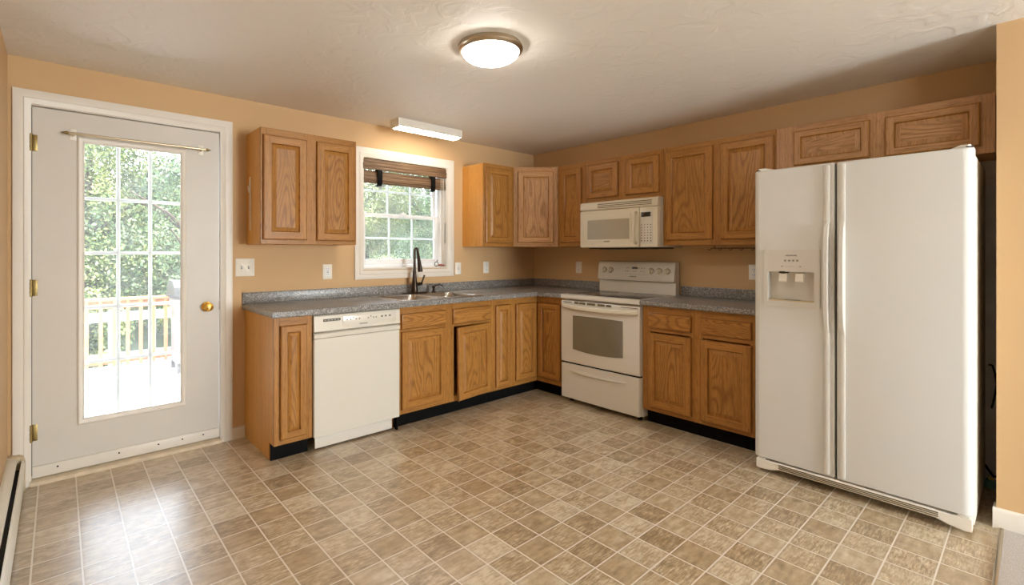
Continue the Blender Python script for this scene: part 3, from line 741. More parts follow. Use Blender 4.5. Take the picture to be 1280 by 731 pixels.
# ---------------------------------------------------------------- sink
sk_ = thing('kitchen_sink', 'stainless steel double bowl drop-in sink set in the worktop under the window', 'sink', (-1.655, 0, CT))
def bowl_loops(x0, x1, y0, y1):
    return [rrect(x0 + i, x1 - i, y0 + i, y1 - i, r, z, 5, 'XY') for i, r, z in ((0, .05, .0045), (.004, .05, -.004), (.010, .048, -.05), (.016, .045, -.15), (.035, .04, -.172))]
s = MB(); bm = s.bm; k = s.mi('steel')
outer = rrect(-.405, .400, -.608, -.060, .04, .0045, 5, 'XY')
bowls = [(-.362, -.022, -.570, -.165), (.022, .360, -.570, -.165)]
allv = []; es = []
for lp in [outer] + [bowl_loops(*b)[0] for b in bowls]:
    vs = [bm.verts.new(p) for p in lp]; allv.append(vs)
    for i in range(len(vs)): es.append(bm.edges.new((vs[i], vs[(i + 1) % len(vs)])))
res = bmesh.ops.triangle_fill(bm, edges=es, use_beauty=True)
o2 = [bm.verts.new((v.co.x * 1.008, v.co.y + (.003 if v.co.y > -.3 else -.003), 0.0006)) for v in allv[0]]
for i in range(len(o2)): bm.faces.new((allv[0][i], allv[0][(i + 1) % len(o2)], o2[(i + 1) % len(o2)], o2[i]))
for f in bm.faces: f.material_index = k
s.build('rim', sk_)
for b in bowls:
    s = MB(); s.loft(bowl_loops(*b), 'steel', False, True); o = s.build('bowl', sk_)
    s = MB(); cx_, cy_ = (b[0] + b[1]) / 2, (b[2] + b[3]) / 2
    s.lathe([(.042, 0), (.040, .003), (.030, .002), (.006, .001)], 'nickel', (cx_, cy_, -.171), 'Z', 24); s.build('drain', o)

# faucet
fc = thing('kitchen_faucet', 'tall dark bronze pull-down faucet on a long base plate behind the sink', 'faucet', (-1.622, -.105, CT + .0045))
s = MB(); s.loft([rrect(-.125, .125, -.028, .028, .027, z, 6, 'XY') for z in (0.0003, .005)] + [rrect(-.119, .119, -.023, .023, .022, .009, 6, 'XY')], 'bronze'); s.build('base_plate', fc)
s = MB(); s.lathe([(.029, .009), (.030, .03), (.027, .06), (.020, .12), (.0155, .175), (.0145, .19), (.0145, .20)], 'bronze', (0, 0, 0), 'Z', 24); s.build('body', fc)
s = MB(); pts = [(0, 0, .19), (0, 0, .26), (0, 0, .345)]; rad = [.0125, .0115, .0105]
for a in range(15, 166, 15):
    pts.append((.006 * (1 - math.cos(R(a))), -.015 * (1 - math.cos(R(a))), .362 + .030 * math.sin(R(a)))); rad.append(.010)
pts.append((.012, -.032, .350)); rad.append(.010)
s.tube(pts, rad, 'bronze', 16); s.build('neck', fc)
s = MB(); s.tube([(.012, -.032, .352), (.014, -.036, .335), (.018, -.046, .26), (.022, -.055, .195), (.022, -.056, .188)], [.0115, .0125, .0165, .0215, .019], 'bronze', 20); s.build('spray_head', fc)
s = MB(); s.tube([(.015, 0, .078), (.055, -.002, .080), (.074, -.003, .086)], [.017, .015, .012], 'bronze', 16)
s.tube([(.068, -.003, .080), (.082, -.003, .11), (.100, -.004, .155)], [.009, .0075, .009], 'bronze', 12); s.build('lever', fc)
sd = thing('soap_dispenser', 'small dark bronze soap dispenser on the sink rim right of the faucet', 'soap dispenser', (-1.425, -.115, CT + .0045))
s = MB(); s.lathe([(.020, 0.0003), (.020, .006), (.012, .010), (.011, .035), (.015, .040), (.015, .052), (.008, .056)], 'bronze', (0, 0, 0), 'Z', 20); s.build('pump', sd)
s = MB(); s.tube([(-.016, .004, .050), (.02, -.004, .062), (.055, -.010, .066), (.078, -.014, .060), (.086, -.016, .050)], [.007, .007, .006, .005, .005], 'bronze', 12); s.build('spout', sd)

# ---------------------------------------------------------------- dishwasher
dw = thing('dishwasher', 'white built-in dishwasher between the narrow end cabinet and the sink cabinet', 'dishwasher', (-2.724, 0, 0)); W = .632
s = MB(); s.box(.004, W - .004, -.60, -.03, .106, BT - .004, 'greyplastic'); s.build('tub', dw)
s = MB(); s.loft([rrect(.001, W - .001, .103, .735, .006, y) for y in (-.605, -.628)] + [rrect(.004, W - .004, .106, .732, .006, -.632)], 'appl'); s.build('door', dw)
s = MB(); s.prism([(-.605, .738), (-.632, .738), (-.634, .760), (-.622, .770), (-.605, .770)], .001, W - .001, 'appl'); s.build('grip_lip', dw)
s = MB(); s.prism([(-.60, .774), (-.624, .774), (-.634, .782), (-.630, .878), (-.624, .884), (-.60, .884)], .001, W - .001, 'appl')
s.box(.195, .600, -.6345, -.628, .797, .868, 'appl', .002); cp = s.build('control_panel', dw)
s = MB(); s.box(.062, .178, -.6345, -.628, .842, .858, 'dark', .001); s.build('latch_vent', cp)
for i in range(5):
    s = MB(); s.box(.066 + i * .022, .083 + i * .022, -.636, -.630, .845, .855, 'greyplastic', .001); s.build('button', cp)
text_mesh('logo', 'KENMORE', .013, 'markdark', cp, (.345, -.6346, .806))
for i, x in enumerate((.225, .25, .27, .29, .315, .38, .40, .42, .44)):
    s = MB(); s.lathe([(.005, 0), (.005, -.001), (.0005, -.0012)], 'mark', (x, -.6342, .842 + (.010 if i in (2, 6) else 0)), 'Y', 10); s.build('indicator', cp)
for i, x in enumerate((.478, .507, .540)):
    s = MB(); s.box(x, x + .016, -.6362, -.634, .838, .850, 'mark', .001); s.build('cycle_button', cp)
s = MB(); s.box(.030, W - .030, -.575, -.56, .012, .100, 'trim', .003); s.build('toe_panel', dw)
s = MB(); s.box(W - .008, W + .004, -.575, -.60, .0, .104, 'black'); s.build('side_strip', dw)

# ---------------------------------------------------------------- range
RG0 = .9275; W = .763
rg = thing('range', 'white freestanding electric range with smooth dark glass top between the base cabinets', 'stove', (0, -RG0, 0), RB)
s = MB(); s.box(.0015, W - .0015, -.600, -.03, .035, .888, 'appl', .003)
for x in (.05, W - .05):
    for y in (-.56, -.08): s.cyl((x, y, 0), (x, y, .036), .018, 'black')
s.build('body', rg)
s = MB()   # cooktop frame
s.prism([(-.03, .890), (-.640, .890), (-.652, .896), (-.656, .910), (-.652, .924), (-.640, .931), (-.03, .931)], .001, W - .001, 'appl', smooth=True)
ck = s.build('cooktop', rg)
s = MB(); s.box(.035, W - .035, -.600, -.105, .9305, .934, 'glassblack', .0015); g = s.build('glass_top', ck)
for (x, y, r) in ((.20, -.46, .105), (.56, -.46, .085), (.20, -.21, .080), (.56, -.21, .105)):
    s = MB(); s.lathe([(r, 0), (r, .0006), (r - .004, .0006), (r - .004, 0)], 'greyplastic', (x, y, .934), 'Z', 40, cap=False); s.build('burner_ring', ck)
# oven door with gently bowed lower window and handle
s = MB()
def bow(x): return .006 * (1 - ((x - W / 2) / (W / 2)) ** 2)
n = 20; xs = [.003 + (W - .006) * i / n for i in range(n + 1)]
loops = []
for x in xs:
    b = bow(x); loops.append([(x, -.602, .350), (x, -.640 - b, .350), (x, -.646 - b, .357), (x, -.648 - b, .800), (x, -.646 - b, .868), (x, -.640 - b, .876), (x, -.602, .876)])
s.loft(loops, 'appl'); od = s.build('oven_door', rg)
s = MB(); xs = [.133 + .485 * i / 16 for i in range(17)]; top = []; bot = []
for x in xs:
    u_ = (x - .3755) / .2425; top.append(.758 - .004 * u_ * u_); bot.append(.454 + .016 * u_ * u_)
fr = [(x, -.6505 - bow(x), z) for x, z in zip(xs, top)]; br_ = [(x, -.6505 - bow(x), z) for x, z in zip(xs, bot)]
k = s.mi('ovenglass')
va = [s.bm.verts.new(p) for p in fr]; vb = [s.bm.verts.new(p) for p in br_]; vc = [s.bm.verts.new((p[0], -.640, p[2])) for p in fr]; vd = [s.bm.verts.new((p[0], -.640, p[2])) for p in br_]
for i in range(16):
    for q in ((va[i], va[i + 1], vb[i + 1], vb[i]), (va[i], va[i + 1], vc[i + 1], vc[i]), (vb[i], vb[i + 1], vd[i + 1], vd[i])):
        f = s.bm.faces.new(q); f.material_index = k
for i in (0, 16): s.bm.faces.new((va[i], vb[i], vd[i], vc[i])).material_index = k
s.build('window', od)
s = MB(); loops = []   # handle
for i in range(25):
    x = .014 + (W - .028) * i / 24; u_ = (x - W / 2) / (W / 2 - .014); o_ = .050 * (1 - u_ ** 8) ; c = .834 - .004 * (1 - u_ * u_) * 3
    y = -.648 - bow(x) - .002 - o_ * .62
    loops.append([(x, y + .028, c + .012), (x, y + .004, c + .018), (x, y - .006, c + .008), (x, y - .006, c - .010), (x, y + .004, c - .020), (x, y + .028, c - .014)])
s.loft(loops, 'bisque'); s.build('handle', od)
for a, b in ((.150, .188), (.204, .260), (.284, .360), (.388, .452), (.470, .515), (.025, .120), (.60, .74)):
    th = (.860, .868) if a in (.025, .60) else (.856, .872)
    s = MB(); s.box(a, b, -.655 - bow((a + b) / 2) + .0005, -.640, th[0] + (.004 if a in (.025, .6) else 0), th[1] - (.002 if a in (.025, .6) else 0), 'grille' if a not in (.025, .60) else 'dark', .001); s.build('vent_slot', od)
s = MB(); s.loft([rrect(.004, W - .004, .040, .338, .008, y) for y in (-.600, -.642)] + [rrect(.009, W - .009, .045, .333, .008, -.650)], 'appl'); dr = s.build('storage_drawer', rg)
s = MB(); loops = []
for i in range(21):
    u_ = -1 + 2 * i / 20; x = .374 + .282 * u_; c = .282 - .006 * (1 - u_ * u_); h_ = .014 * (1 - abs(u_) ** 6) + .003
    loops.append([(x, -.6485, c + h_), (x, -.6485 - .018 * (1 - abs(u_) ** 6) - .001, c + h_ * .6), (x, -.6485 - .020 * (1 - abs(u_) ** 6) - .001, c - h_ * .3), (x, -.6485, c - h_)])
s.loft(loops, 'appl'); s.build('handle', dr)
s = MB(); s.box(.004, W - .004, -.641, -.601, .3385, .3495, 'black'); s.build('seam', rg)
# backguard
s = MB(); s.prism([(-.028, .9315), (-.088, .9315), (-.090, .960), (-.084, 1.034), (-.112, 1.040), (-.118, 1.050), (-.098, 1.190), (-.088, 1.206), (-.070, 1.210), (-.028, 1.210)], 0.004, W - .004, 'appl')
bg_ = s.build('backguard', rg)
sl_ = math.atan2(.020, .14)  # tilt of the panel
def on_panel(x, z, dy=0): return (x, -.118 + (z - 1.05) * (.020 / .14) - .001 - dy, z)
for x in (.072, .140, .548, .620, .695):
    s = MB(); s.lathe([(.024, 0), (.024, -.004), (.019, -.010), (.017, -.022), (.0005, -.024)], 'bisque', (0, 0, 0), 'Y', 24); s.box(-.0045, .0045, -.034, -.020, -.019, .019, 'bisque', .003)
    s.build('knob', bg_, on_panel(x, 1.128))
    s = MB(); s.lathe([(.0285, 0.0005), (.0285, -.0008), (.027, -.001)], 'mark', (0, 0, 0), 'Y', 28); s.build('dial_ring', bg_, on_panel(x, 1.128, -.0008))
s = MB(); s.box(-.028, .028, -.002, .002, -.010, .010, 'display', .001); s.build('clock_display', bg_, on_panel(.388, 1.152), (-sl_, 0, 0))
for i, (x, z) in enumerate([(.31, 1.152), (.33, 1.152), (.43, 1.152), (.455, 1.152), (.48, 1.152), (.30, 1.122), (.32, 1.122), (.375, 1.122), (.395, 1.122), (.45, 1.122), (.475, 1.122)]):
    s = MB(); s.box(-.005, .005, -.0018, .001, -.003, .003, 'mark', .0005); s.build('button', bg_, on_panel(x, z), (-sl_, 0, 0))
s = MB(); s.box(-.13, .13, -.0008, .001, -.0006, .0006, 'mark'); s.build('panel_line', bg_, on_panel(.39, 1.098), (-sl_, 0, 0))
text_mesh('logo', 'KENMORE', .014, 'markdark', bg_, on_panel(.375, 1.076, .0005), (R(90) - sl_, 0, 0))

# ---------------------------------------------------------------- microwave
W = .758; MW0 = .940
mw = thing('microwave', 'cream over-the-range microwave hung under the short cabinet above the stove', 'microwave', (0, -MW0, 1.327), RB)
HM = .408
s = MB(); s.box(0, W, -.358, -.002, .004, HM, 'appl', .003); s.build('body', mw)
s = MB(); s.box(.06, W - .06, -.34, -.03, -.006, .006, 'dark', .002); s.box(.16, .32, -.32, -.12, -.010, -.005, 'grille', .002); s.box(.46, .62, -.32, -.12, -.010, -.005, 'grille', .002); s.build('bottom_vent_plate', mw)
s = MB(); s.prism([(-.359, .335), (-.392, .335), (-.396, .342), (-.390, .398), (-.384, .405), (-.359, .405)], 0.001, W - .001, 'bisque')
vg = s.build('vent_grille', mw)
for z in (.352, .367, .382):
    s = MB(); s.box(.19, W - .055, -.3975, -.388, z - .0028, z + .0028, 'grille', .001); s.build('vent_slot', vg)
s = MB(); s.loft([rrect(.001, .596, .004, .331, .012, y) for y in (-.359, -.392)] + [rrect(.006, .591, .009, .326, .010, -.400)], 'bisque')
md_ = s.build('door', mw)
s = MB(); s.loft([rrect(.034, .520, .034, .296, .010, -.399), rrect(.034, .520, .034, .296, .010, -.4015), rrect(.040, .514, .040, .290, .008, -.4030)], 'bisque'); s.build('window_frame', md_)
s = MB(); s.loft([rrect(.086, .508, .076, .246, .006, -.402), rrect(.086, .508, .076, .246, .006, -.4045)], 'mwglass'); s.build('window', md_)
text_mesh('logo', 'KENMORE', .013, 'markdark', md_, (.290, -.4042, .056))
s = MB(); s.tube([(.566, -.398, .292), (.566, -.425, .282), (.567, -.434, .255), (.567, -.436, .165), (.567, -.434, .075), (.566, -.425, .048), (.566, -.398, .038)], [.012, .013, .012, .012, .012, .013, .012], 'bisque', 14); s.build('handle', md_)
s = MB(); s.loft([rrect(.598, W - .001, .004, .331, .012, y) for y in (-.359, -.390)] + [rrect(.602, W - .005, .009, .326, .010, -.397)], 'bisque')
cp = s.build('control_panel', mw)
s = MB(); s.box(.606, .712, -.399, -.396, .040, .300, 'appl', .001); s.build('keypad_plate', cp)
s = MB(); s.box(.613, .697, -.401, -.398, .250, .288, 'display', .001); s.build('clock_display', cp)
for r_ in range(7):
    for c_ in range(4):
        s = MB(); x = .617 + c_ * .0265; z = .186 - r_ * .0215
        s.box(x - .005, x + .005, -.4003, -.398, z - .0035, z + .0035, 'mark' if (r_ < 5 and c_ < 3) else 'markdark', .0008); s.build('key', cp)

# ---------------------------------------------------------------- refrigerator
F0 = 2.560; W = .920
fg = thing('refrigerator', 'large white side-by-side refrigerator with ice and water dispenser in the left door', 'refrigerator', (0, -F0, 0), RB)
s = MB(); s.box(.004, W - .004, -.775, -.08, .030, 1.748, 'fridge_side', .006)
for x in (.05, W - .05):
    for y in (-.72, -.14): s.cyl((x, y, 0), (x, y, .032), .02, 'black')
s.build('cabinet_body', fg)
def fdoor(name, x0, x1, rl, rr):
    """door extruded upwards with rounded plan corners"""
    pl = [(x0, -.782), (x1, -.782)]
    for i in range(13):
        a = R(90 * i / 12); pl.append((x1 - rr + rr * math.cos(a), -.845 + rr * .9 - rr * .9 * math.sin(a)))
    for i in range(13):
        a = R(90 + 90 * i / 12); pl.append((x0 + rl + rl * math.cos(a), -.845 + rl * .9 - rl * .9 * math.sin(a)))
    s = MB(); cxm = (x0 + x1) / 2
    def sc2(f, dy): return [(cxm + (x - cxm) * f, y + dy if y < -.79 else y) for x, y in pl]
    loops = [[(x, y, z) for x, y in sc2(f, dy)] for z, f, dy in ((.090, .99, .006), (.095, 1, 0), (1.762, 1, 0), (1.768, .99, .006))]
    s.loft(loops, 'fridge', smooth=False); return s.build(name, fg)
fd = fdoor('freezer_door', 0, .396, .030, .008)
c = MB(); c.box(.078, .304, -.90, -.795, 1.012, 1.180, 'plastic', .006)
# cut in local space (object sits untransformed while cutting)
fd.parent = None; cut(fd, c); fd.parent = fg
fd.data.polygons.foreach_set('use_smooth', [False] * len(fd.data.polygons))
fr_ = fdoor('fridge_door', .406, W, .008, .040)
# dispenser
s = MB(); loopo = rrect(.056, .332, .980, 1.306, .008, -.8515); loopi = rrect(.074, .306, 1.008, 1.184, .006, -.8515)
k = s.mi('plastic'); vo = [s.bm.verts.new(p) for p in loopo]; vi = [s.bm.verts.new(p) for p in loopi]; vob = [s.bm.verts.new((p[0] - .003 if p[0] < .2 else p[0] + .003, -.8445, p[2])) for p in loopo]; vib = [s.bm.verts.new((p[0], -.843, p[2])) for p in loopi]
n = len(vo)
for i in range(n):
    j = (i + 1) % n
    for q in ((vo[i], vo[j], vi[j], vi[i]), (vo[i], vo[j], vob[j], vob[i]), (vi[i], vi[j], vib[j], vib[i])): s.bm.faces.new(q).material_index = k
s.mats = [M['fridgetrim']]; dp = s.build('dispenser_bezel', fd)
s = MB(); s.box(.0785, .3035, -.845, -.7955, 1.0125, 1.020, 'tan', .001); s.box(.15, .23, -.84, -.80, 1.020, 1.022, 'greyplastic', .001); s.build('drip_tray', dp)
s = MB(); s.prism([(-.7955, 1.02), (-.7985, 1.02), (-.7985, 1.135), (-.815, 1.179), (-.7955, 1.179)], .079, .303, 'fridgetrim'); s.build('recess_back', dp)
for x in (.150, .232):
    s = MB(); s.prism([(-.815, 1.176), (-.835, 1.172), (-.842, 1.128), (-.838, 1.122), (-.826, 1.132), (-.815, 1.16)], x - .020, x + .020, 'plastic'); s.build('paddle', dp)
s = MB(); s.lathe([(.028, 0), (.024, -.010), (.012, -.014)], 'dark', (.150, -.822, 1.183), 'Z', 20); s.build('ice_chute', dp)
for x in (.166, .186, .206, .226):
    s = MB(); s.lathe([(.006, 0), (.006, -.002), (.0005, -.0025)], 'greyplastic', (x, -.8515, 1.244), 'Y', 14); s.build('button', dp)
text_mesh('logo', 'KENMORE', .012, 'markdark', dp, (.196, -.8519, 1.272))
for x in (.150, .240):
    s = MB(); s.box(x - .005, x + .005, -.8522, -.851, 1.209, 1.213, 'mark'); s.build('mark', dp)
s = MB(); s.box(.168, .212, -.8521, -.851, 1.2105, 1.2115, 'mark'); s.build('mark', dp)
# handles: full height trim strip with bowed grip
def fhandle(par, x0, x1, lean):
    s = MB(); loops = []
    zs = [.105, .5, .84, .862, .866, .88, .90, .93, .96, 1.0, 1.05, 1.1, 1.16, 1.21, 1.27, 1.32, 1.36, 1.39, 1.42, 1.435, 1.446, 1.452, 1.47, 1.6, 1.755]
    for z in zs:
        if .862 < z < 1.452:
            u_ = (z - 1.156) / .29; o_ = .013 + .026 * (1 - u_ ** 4)
        else: o_ = .010
        sh = 0
        loops.append([(x0 + sh, -.843, z), (x0 + sh, -.845 - o_ * .8, z), (x0 + sh + .004, -.845 - o_, z), (x1 + sh - .004, -.845 - o_, z), (x1 + sh, -.845 - o_ * .8, z), (x1 + sh, -.843, z)])
    s.loft(loops, 'fridgetrim'); return s.build('handle', par)
fhandle(fd, .350, .376, -1); fhandle(fr_, .418, .444, 1)
s = MB(); s.box(.397, .405, -.800, -.776, .095, 1.765, 'grille'); s.build('door_gap_seal', fg)
for x, sx in ((.045, 1), (W - .045, -1)):
    s = MB(); s.tube([(x - .028 * sx, -.815, 1.772), (x, -.80, 1.776), (x + .06 * sx, -.75, 1.768)], [.013, .012, .006], 'plastic', 12); s.cyl((x - .028 * sx, -.815, 1.768), (x - .028 * sx, -.815, 1.774), .014, 'dark'); s.build('hinge_cap', fg)
s = MB()
zf = [(.014, .030, .086), (.04, .028, .086), (.11, .030, .084)]
loops = []
for x, z0_, z1_ in ((.012, .026, .080), (.030, .022, .082), (.085, .026, .078), (.130, .040, .080), (.5, .042, .082), (.79, .040, .080), (.835, .026, .078), (.890, .018, .082), (.912, .020, .080)):
    loops.append([(x, -.780, z0_), (x, -.836, z0_), (x, -.842, z0_ + .006), (x, -.842, z1_ - .004), (x, -.838, z1_), (x, -.780, z1_)])
s.loft(loops, 'plastic'); gr = s.build('base_grille', fg)
for z in (.052, .061, .070):
    s = MB(); s.box(.130, .800, -.8445, -.838, z - .0028, z + .0022, 'grille', .0005); s.build('grille_slot', gr)
for x in (.04, .885):
    s = MB(); s.box(x - .02, x + .02, -.842, -.80, .082, .089, 'plastic', .001); s.build('bottom_hinge', gr)
# cord and bottle beside the fridge
s = MB(); s.tube([(-.02, -3.500, .66), (-.045, -3.512, .62), (-.05, -3.518, .56), (-.045, -3.510, .49), (-.02, -3.497, .42)], .005, 'cord', 8)
s.tube([(-.02, -3.485, .66), (-.02, -3.500, .66)], .005, 'cord', 8)
tag(s.build('power_cord'), 'black power cord looping out behind the refrigerator', 'cord')
s = MB(); s.tube([(-.10, -3.500, .004), (-.10, -3.500, .03), (-.10, -3.500, .045)], [.030, .032, .022], 'teal', 14); s.tube([(-.10, -3.5, .044), (-.10, -3.5, .058)], [.012, .012], 'yellow', 10)
tag(s.build('teal_cap'), 'small teal and yellow plastic cap on the floor behind the refrigerator', 'cap')
s = MB(); s.tube([(-.03, -3.47, .10), (-.10, -3.49, .095), (-.16, -3.51, .085), (-.20, -3.532, .10)], .006, 'cord', 8)
tag(s.build('water_line'), 'thin dark water line low down in the gap beside the refrigerator', 'pipe')

# ---------------------------------------------------------------- wall plates
def plate(label, cat, name, x, z, wd, ht, onB, kind, group=None):
    t = thing(name, label, cat, (0, -x, z) if onB else (x, 0, z), RB if onB else 0, group)
    s = MB(); s.loft([rrect(-wd / 2, wd / 2, -ht / 2, ht / 2, .004, y) for y in (-.0005, -.004)] + [rrect(-wd / 2 + .003, wd / 2 - .003, -ht / 2 + .003, ht / 2 - .003, .003, -.0065)], 'plastic'); s.build('cover_plate', t)
    if kind == 'outlet':
        for dz in (.020, -.020):
            s = MB(); s.loft([rrect(-.017, .017, dz - .014, dz + .014, .009, y) for y in (-.006, -.0085)], 'vinylwhite'); r = s.build('receptacle', t)
            s = MB(); s.box(-.008, -.0055, -.0090, -.008, dz - .003, dz + .007, 'dark'); s.box(.0055, .008, -.0090, -.008, dz - .003, dz + .007, 'dark'); s.box(-.002, .002, -.0090, -.008, dz - .010, dz - .006, 'dark'); s.build('slots', r)
        s = MB(); s.lathe([(.003, 0), (.003, -.001), (.0005, -.0013)], 'nickel', (0, -.0065, 0), 'Y', 10); s.build('screw', t)
    elif kind == 'gfci':
        s = MB(); s.loft([rrect(-.017, .017, -.034, .034, .003, y) for y in (-.006, -.0085)], 'vinylwhite'); r = s.build('receptacle', t)
        s = MB()
        for dz in (.021, -.021): s.box(-.008, -.0055, -.0090, -.008, dz - .003, dz + .007, 'dark'); s.box(.0055, .008, -.0090, -.008, dz - .003, dz + .007, 'dark')
        s.build('slots', r)
        for dz in (.005, -.005): s = MB(); s.box(-.007, .007, -.0095, -.008, dz - .003, dz + .003, 'greyplastic', .0005); s.build('test_button', r)
    else:
        n = kind
        for i in range(n):
            x_ = (i - (n - 1) / 2) * .046
            s = MB(); s.box(x_ - .005, x_ + .005, -.0075, -.006, -.012, .012, 'greyplastic', .0005); s.prism([(-.006, -.004), (-.016, .006), (-.016, .010), (-.006, .008)], x_ - .004, x_ + .004, 'vinylwhite'); s.build('toggle', t)
            for dz in (.030, -.030): s = MB(); s.lathe([(.003, 0), (.003, -.001), (.0005, -.0013)], 'nickel', (x_, -.0065, dz), 'Y', 10); s.build('screw', t)
    return t
plate('wide double toggle light switch beside the door casing', 'light switch', 'light_switch', -2.963, 1.185, .124, .124, False, 2)
plate('white outlet below the two door wall cabinet left of the window', 'outlet', 'wall_outlet', -2.363, 1.139, .075, .116, False, 'gfci')
plate('single toggle light switch touching the right side of the window casing', 'light switch', 'light_switch', -1.062, 1.137, .070, .114, False, 1)
plate('white outlet under the single door wall cabinet right of the window', 'outlet', 'wall_outlet', -.702, 1.140, .074, .116, False, 'outlet')
plate('white outlet on the wall between the room corner and the range', 'outlet', 'wall_outlet', .621, 1.140, .074, .116, True, 'outlet')
plate('white outlet partly hidden behind the left edge of the refrigerator', 'outlet', 'wall_outlet', 2.259, 1.141, .074, .116, True, 'outlet')

# ---------------------------------------------------------------- hook rack, comb strip
hr = thing('hook_rack', 'thin dark metal rack with cup hooks under the wall cabinet near the refrigerator', 'hook rack', (-.20, -2.025, 1.322), RB)
s = MB(); s.tube([(.0, 0, 0), (.46, 0, 0)], .0028, 'dark', 8); s.tube([(.0, .10, 0), (.46, .10, 0)], .0028, 'dark', 8)
for x in (.005, .455): s.tube([(x, 0, 0), (x, .10, 0)], .0028, 'dark', 8); s.tube([(x, .05, 0), (x, .05, .023)], .0035, 'dark', 8)
s.build('rail', hr)
for i in range(6):
    x = -.005 + i * .0765; s = MB(); s.tube([(x + .006, 0, 0), (x + .004, 0, -.008), (x - .002, 0, -.015), (x - .012, 0, -.014), (x - .016, 0, -.006)], .0024, 'dark', 8); s.build('hook', hr)
cs = thing('ribbed_plastic_strip', 'ribbed white plastic strip with leaf tips hanging on the left wall cabinet', 'plastic strip', (-2.954, -.10, 1.44), RB * -1)
# local x -> world +y, local y -> world -x : build on the outside face
s = MB(); s.box(-.012, -.009, .001, .004, 0, .27, 'plastic'); s.box(.009, .012, .001, .004, 0, .27, 'plastic')
for i in range(34): s.box(-.010, .010, .0015, .0045, .004 + i * .0079, .0068 + i * .0079, 'plastic')
s.build('ribbed_strip', cs)
for dx, dz, a in ((.0, .0, 0), (.034, -.02, 35)):
    s = MB(); L_ = []
    for z_, w_ in ((0, .006), (.02, .013), (.05, .012), (.08, .006), (.10, .0012)):
        ww = w_ if a == 0 else w_ * .6; zz = z_ if a == 0 else z_ * .6; c_, s__ = math.cos(R(a)), math.sin(R(a))
        L_.append([(dx * .5 + zz * s__ + k1 * ww * c_, .001 + k2 * .005, .27 + zz * c_ - k1 * ww * s__ + dz * .3) for k1, k2 in ((-1, 0), (1, 0), (1, 1), (-1, 1))])
    s.loft(L_, 'plastic'); s.build('leaf_tip', cs)

# ---------------------------------------------------------------- baseboard heater along the left wall
bh = thing('baseboard_heater', 'long white metal baseboard heater along the foot of the left wall', 'heater', (XL, -.035, 0))
Lh = 3.1
s = MB(); s.box(.001, .010, -Lh, 0, .02, .185, 'heater'); s.prism([(.010, .170), (.010, .186), (.040, .180), (.042, .172), (.038, .170)], -Lh, 0, 'heater', 'Y'); s.build('back_plate', bh)
s = MB(); s.prism([(.056, .025), (.068, .025), (.070, .150), (.066, .166), (.058, .168), (.056, .160), (.060, .15)], -Lh + .002, -.002, 'heater', 'Y'); s.build('front_cover', bh)
s = MB(); s.box(.012, .050, -Lh + .02, -.02, .05, .12, 'dark'); s.build('fin_element', bh)
s = MB(); s.prism([(.0005, .0), (.072, .0), (.072, .150), (.064, .180), (.048, .190), (.0005, .192)], -.028, .024, 'heatcap', 'Y'); s.build('end_cap', bh)
s = MB(); s.prism([(.0005, .0), (.072, .0), (.072, .150), (.064, .180), (.048, .190), (.0005, .192)], -Lh - .03, -Lh + .01, 'heatcap', 'Y'); s.build('end_cap', bh)

# ================================================================ OUTSIDE
DKZ = -.16
s = MB()
for i in range(28):
    y = .16 + i * .142; s.box(-7.0, .5, y, y + .138, DKZ - .035, DKZ, 'deck', .003, 1)
s.box(-7.0, .5, .16, 4.1, DKZ - .30, DKZ - .036, 'deck'); struct(s.build('deck_floor'))
rl = thing('deck_railing', 'honey coloured wooden railing with square balusters along the far edge of the deck', 'railing', (-3.3, 3.8, DKZ))
s = MB(); s.box(-2.6, 2.6, -.07, .07, .858, .892, 'railwood', .004); s.build('cap_rail', rl)
s = MB(); s.box(-2.6, 2.6, -.02, .02, .765, .850, 'railwood', .003); s.build('top_rail', rl)
s = MB(); s.box(-2.6, 2.6, -.02, .02, .09, .175, 'railwood', .003); s.build('bottom_rail', rl)
for i in range(38):
    x = -2.52 + i * .1325
    s = MB(); s.box(x - .019, x + .019, -.058, -.021, .06, .86, 'railwood', .002, 1); s.build('baluster', rl)
for x in (-2.55, -.85, .95, 2.55): s = MB(); s.box(x - .045, x + .045, -.019, .071, 0, .857, 'railwood', .003, 1); s.build('post', rl)
fn = thing('white_fence', 'white wooden fence standing on the lawn beyond the deck railing', 'fence', (-3.3, 6.2, -1.0))
s = MB(); s.box(-2.8, 2.8, -.03, .03, 1.17, 1.32, 'fencewhite', .003, 1); s.box(-2.8, 2.8, -.03, .03, .55, .66, 'fencewhite', .003, 1); s.build('rail', fn)
for i in range(11): x = -2.7 + i * .54; s = MB(); s.box(x - .05, x + .05, -.04, .04, 0, 1.36, 'fencewhite', .003, 1); s.build('post', fn)
s = MB(); s.loft([rrect(-.35 + i, .35 - i, -.3 + i, .3 - i, .12, z, 5, 'XY') for i, z in ((0.02, 0), (0, .35), (.0, .62), (.04, .74), (.14, .80))], 'tarp')
tag(s.build('storage_bin', None, (-2.93, 4.9, -1.0)), 'pale blue rounded plastic bin behind the deck railing', 'bin')
gl_ = thing('gas_grill', 'grey lidded grill with a slotted steel side panel standing on the deck at the right', 'grill', (-2.52, 3.30, DKZ))
s = MB(); s.prism([(-.26, .93), (-.24, 1.03), (-.14, 1.10), (.10, 1.11), (.24, 1.04), (.28, .93)], -.40, .40, 'grillgrey', 'X'); s.box(-.41, .41, -.28, .30, .90, .935, 'dark', .004); s.build('lid', gl_)
s = MB(); s.box(-.38, .38, -.24, .26, .72, .90, 'grilllight', .01); s.box(-.36, .36, -.22, .24, .10, .72, 'grilllight', .006); s.build('body', gl_)
s = MB(); s.box(-.34, .34, -.235, -.215, .62, .66, 'dark')
